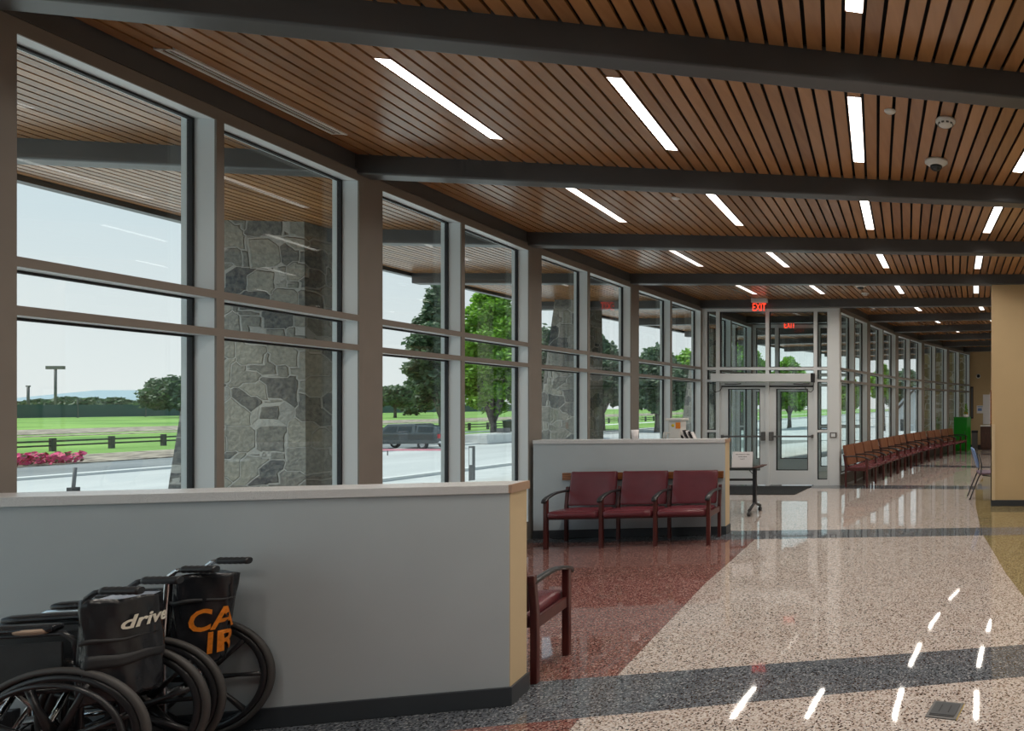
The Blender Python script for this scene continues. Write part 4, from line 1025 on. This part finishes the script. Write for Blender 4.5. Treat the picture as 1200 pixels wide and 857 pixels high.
for x in (-w*.55, w*.3):
    m = MB(); m.box(x-.25, x+.25, -.05, .02, .9, 2.2); m.build('window', M['carglass'], g)
# pickup truck
def pickup(X, Y, ang):
    g = empty('pickup_truck', (X, Y, GZ), ang); tag(g, 'dark grey crew cab pickup truck parked across the road', 'truck')
    # forward -x, length 5.7; x from -2.85 (front) to 2.85 (tail)
    def shell(prof, hw0, nm, mt, par=g, y0=None):
        m = MB(); n = len(prof); m.add([(x, -w_, z) for x, z, w_ in prof] + [(x, w_, z) for x, z, w_ in prof], [tuple(range(n)), tuple(range(2*n-1, n-1, -1))] + [(i, n+i, n+(i+1) % n, (i+1) % n) for i in range(n)]); return m.build(nm, mt, par, bevel=.04)
    shell([(-2.85,.45,.93),(-2.85,.95,.93),(-2.7,1.08,.95),(-1.55,1.15,.98),(2.85,1.15,.98),(2.88,.55,.98),(2.3,.42,.95),(-2.3,.40,.95)], 0, 'body', M['truckpaint'])
    shell([(-1.6,1.13,.92),(-.95,1.82,.74),(.9,1.86,.74),(1.15,1.80,.76),(1.25,1.13,.92)], 0, 'cab', M['truckpaint'])
    shell([(1.22,1.14,.93),(1.24,1.74,.78),(2.72,1.66,.76),(2.85,1.14,.93)], 0, 'bed_cover', M['truckpaint'])
    for s in (-1, 1):
        for (a, b) in ((-1.15, -.15), (-.05, .95), (1.4, 2.5)):
            m = MB(); y = s*.905; y2 = s*.80
            m.add([(a, y, 1.22), (b, y, 1.22), (b-.05*(b > 0), y2, 1.66), (a+.35*(a < -1), y2, 1.66)], [(0,1,2,3)]); o = m.build('side_window', M['carglass'], g)
            so = o.modifiers.new('s', 'SOLIDIFY'); so.thickness = .03
        for x in (-1.85, 1.75):
            m = MB(); m.torus((x, s*.86, .38), (0,1,0), .28, .105, 32, 10); wh = m.build('wheel', M['gasket'], g)
            m = MB(); m.tube([(x, s*.78, .38), (x, s*.93, .38)], .2, 16); m.build('hub', M['chrome'], wh)
        m = MB(); m.box(2.84, 2.91, s*.82-.1, s*.82+.1, .82, 1.12); m.build('tail_light', M['taillight'], g)
    m = MB(); m.box(2.86, 2.98, -.9, .9, .45, .62); m.build('rear_bumper', M['chrome'], g, bevel=.02)
    m = MB(); m.box(2.89, 2.91, -.2, .2, .70, .84); m.build('number_plate', M['white'], g)
    m = MB(); m.add([(2.80,-.62,1.25),(2.80,.62,1.25),(2.74,.56,1.6),(2.74,-.56,1.6)], [(0,1,2,3)]); o = m.build('rear_window', M['carglass'], g); so = o.modifiers.new('s', 'SOLIDIFY'); so.thickness = .03; so.offset=1
Dt = 46
pickup((480-CX)/F*Dt, Dt, 0)
# small street furniture
def gp(x, y): X, Y = ground_at(x, y); return X, Y
X, Y = gp(597, 507); g = empty('litter_bin', (X, Y, GZ)); tag(g, 'grey litter bin beside the rail fence under the leafy tree', 'bin')
m = MB(); m.lathe([(0,0),(.55,0),(.65,1.3),(.7,1.3),(.7,1.4),(0,1.5)], n=16); m.build('body', M['greyplastic'], g)
m = MB(); m.lathe([(.2,1.5),(.2,1.53),(0,1.54)], n=12); m.build('lid', M['gasket'], g)
X, Y = gp(590, 518); g = empty('planter_wall', (X, Y, GZ), math.pi/2-.06); tag(g, 'low pale concrete planter wall beyond the road', 'planter')
m = MB(); m.box(-3, 9, -1.2, 1.2, 0, .75); m.build('wall', M['kerb'], g, bevel=.03)
m = MB(); m.box(-2.7, 8.7, -.9, .9, .75, .8); m.build('soil', M['concrete'], g)
m = MB(); m.box(-.4, .4, -.3, .3, .8, 1.2); m.build('utility_box', M['greyplastic'], g)
for x, y0, y1, D, lab, board in ((86, 548, 590, 20, 'dark leaning marker post outside the first window', False), (553, 523, 575, 20, 'narrow white sign in a dark frame outside the second window bay', True)):
    X = (x-CX)/F*D; H = (y1-y0)/F*D; zb = GZ
    top = EYE - (y0-HY)*D/F
    g = empty('sign_post' if board else 'marker_post', (X, D, GZ)); tag(g, lab, 'post')
    if board:
        m = MB(); m.box(-.08, .08, -.03, .03, 0, top-GZ); m.build('frame', M['greyplastic'], g)
        m = MB(); m.box(-.05, .04, -.045, -.03, (top-GZ)-.6, (top-GZ)-.06); m.build('panel', M['white'], g)
    else:
        m = MB(); m.tube([(-.05, 0, 0), (0, 0, .6), (.06, 0, top-GZ)], .04, 8); m.build('pole', M['greyplastic'], g)
        m = MB(); m.box(-.12, .12, -.12, .12, 0, .45); m.box(-.09, .09, -.09, .09, .45, .62); m.build('base', M['blackmetal'], g)
g = empty('barrier_tape', ((450-CX)/F*40, 40, GZ)); tag(g, 'pink barrier tape strung low in front of the dark pickup', 'tape')
m = MB(); m.box(-4, 4.4, -.01, .01, .30, .42); m.build('tape', M['pink'], g)
for x in (-3.9, .2, 4.3):
    m = MB(); m.tube([(x, .03, 0), (x, .03, .5)], .03, 6); m.build('stake', M['greyplastic'], g)
g = empty('flower_bed', (-51.5, 22, GZ+.06)); tag(g, 'bed of pink flowers at the edge of the dirt verge', 'flowers', kind='stuff')
m = MB(); rr = random.Random(4)
for i in range(700):
    x, y = rr.uniform(-1.5, 1.5), rr.uniform(9, 12.8); c = Vector((x, y, rr.uniform(.02, .55))); a = Vector((rr.uniform(-1,1), rr.uniform(-1,1), rr.uniform(-.3,1))).normalized()*.14; b = a.orthogonal().normalized()*.12
    m.add([c-a, c-b, c+a, c+b], [(0,1,2,3)])
m.build('blossoms', M['flowers'], g)

# ------------------------------------------------------------------ light
w = bpy.data.worlds.new('World'); bpy.context.scene.world = w; w.use_nodes = True; n = w.node_tree
bg = n.nodes['Background']; tc = n.nodes.new('ShaderNodeTexCoord'); sp = n.nodes.new('ShaderNodeSeparateXYZ'); n.links.new(tc.outputs['Generated'], sp.inputs[0])
r = n.nodes.new('ShaderNodeValToRGB'); e = r.color_ramp.elements
e[0].position = 0; e[0].color = (.80, .81, .82, 1); e[1].position = 1; e[1].color = (.40, .58, .80, 1)
x = e.new(.10); x.color = (.74, .775, .80, 1); x = e.new(.30); x.color = (.52, .66, .76, 1)
n.links.new(sp.outputs[2], r.inputs[0]); n.links.new(r.outputs[0], bg.inputs[0]); bg.inputs[1].default_value = .80
sun = bpy.data.lights.new('sun', 'SUN'); sun.energy = 3.0; sun.angle = R(4); sun.color = (1, .96, .88)
so = bpy.data.objects.new('sun', sun); C.objects.link(so)
sd = Vector((-.50, -.12, .86)).normalized(); so.rotation_euler = sd.to_track_quat('Z', 'Y').to_euler()

# ------------------------------------------------------------------ camera
cam = bpy.data.cameras.new('camera'); co = bpy.data.objects.new('camera', cam); C.objects.link(co)
co.location = (0, 0, EYE); co.rotation_euler = (R(90), 0, 0)
cam.sensor_fit = 'HORIZONTAL'; cam.sensor_width = 36; cam.lens = F/1200*36
cam.shift_x = -(CX-600)/1200; cam.shift_y = (HY-428.5)/1200; cam.clip_end = 2000
sc = bpy.context.scene; sc.camera = co
sc.view_settings.view_transform = 'Standard'; sc.view_settings.look = 'None'; sc.view_settings.gamma = 1; sc.view_settings.use_curve_mapping = False
sc.view_settings.exposure = 0.54
sc.cycles.use_denoising = True
sc.cycles.max_bounces = 10; sc.cycles.diffuse_bounces = 4; sc.cycles.glossy_bounces = 5; sc.cycles.transparent_max_bounces = 24
sc.cycles.caustics_reflective = False; sc.cycles.caustics_refractive = False; sc.cycles.sample_clamp_indirect = 6
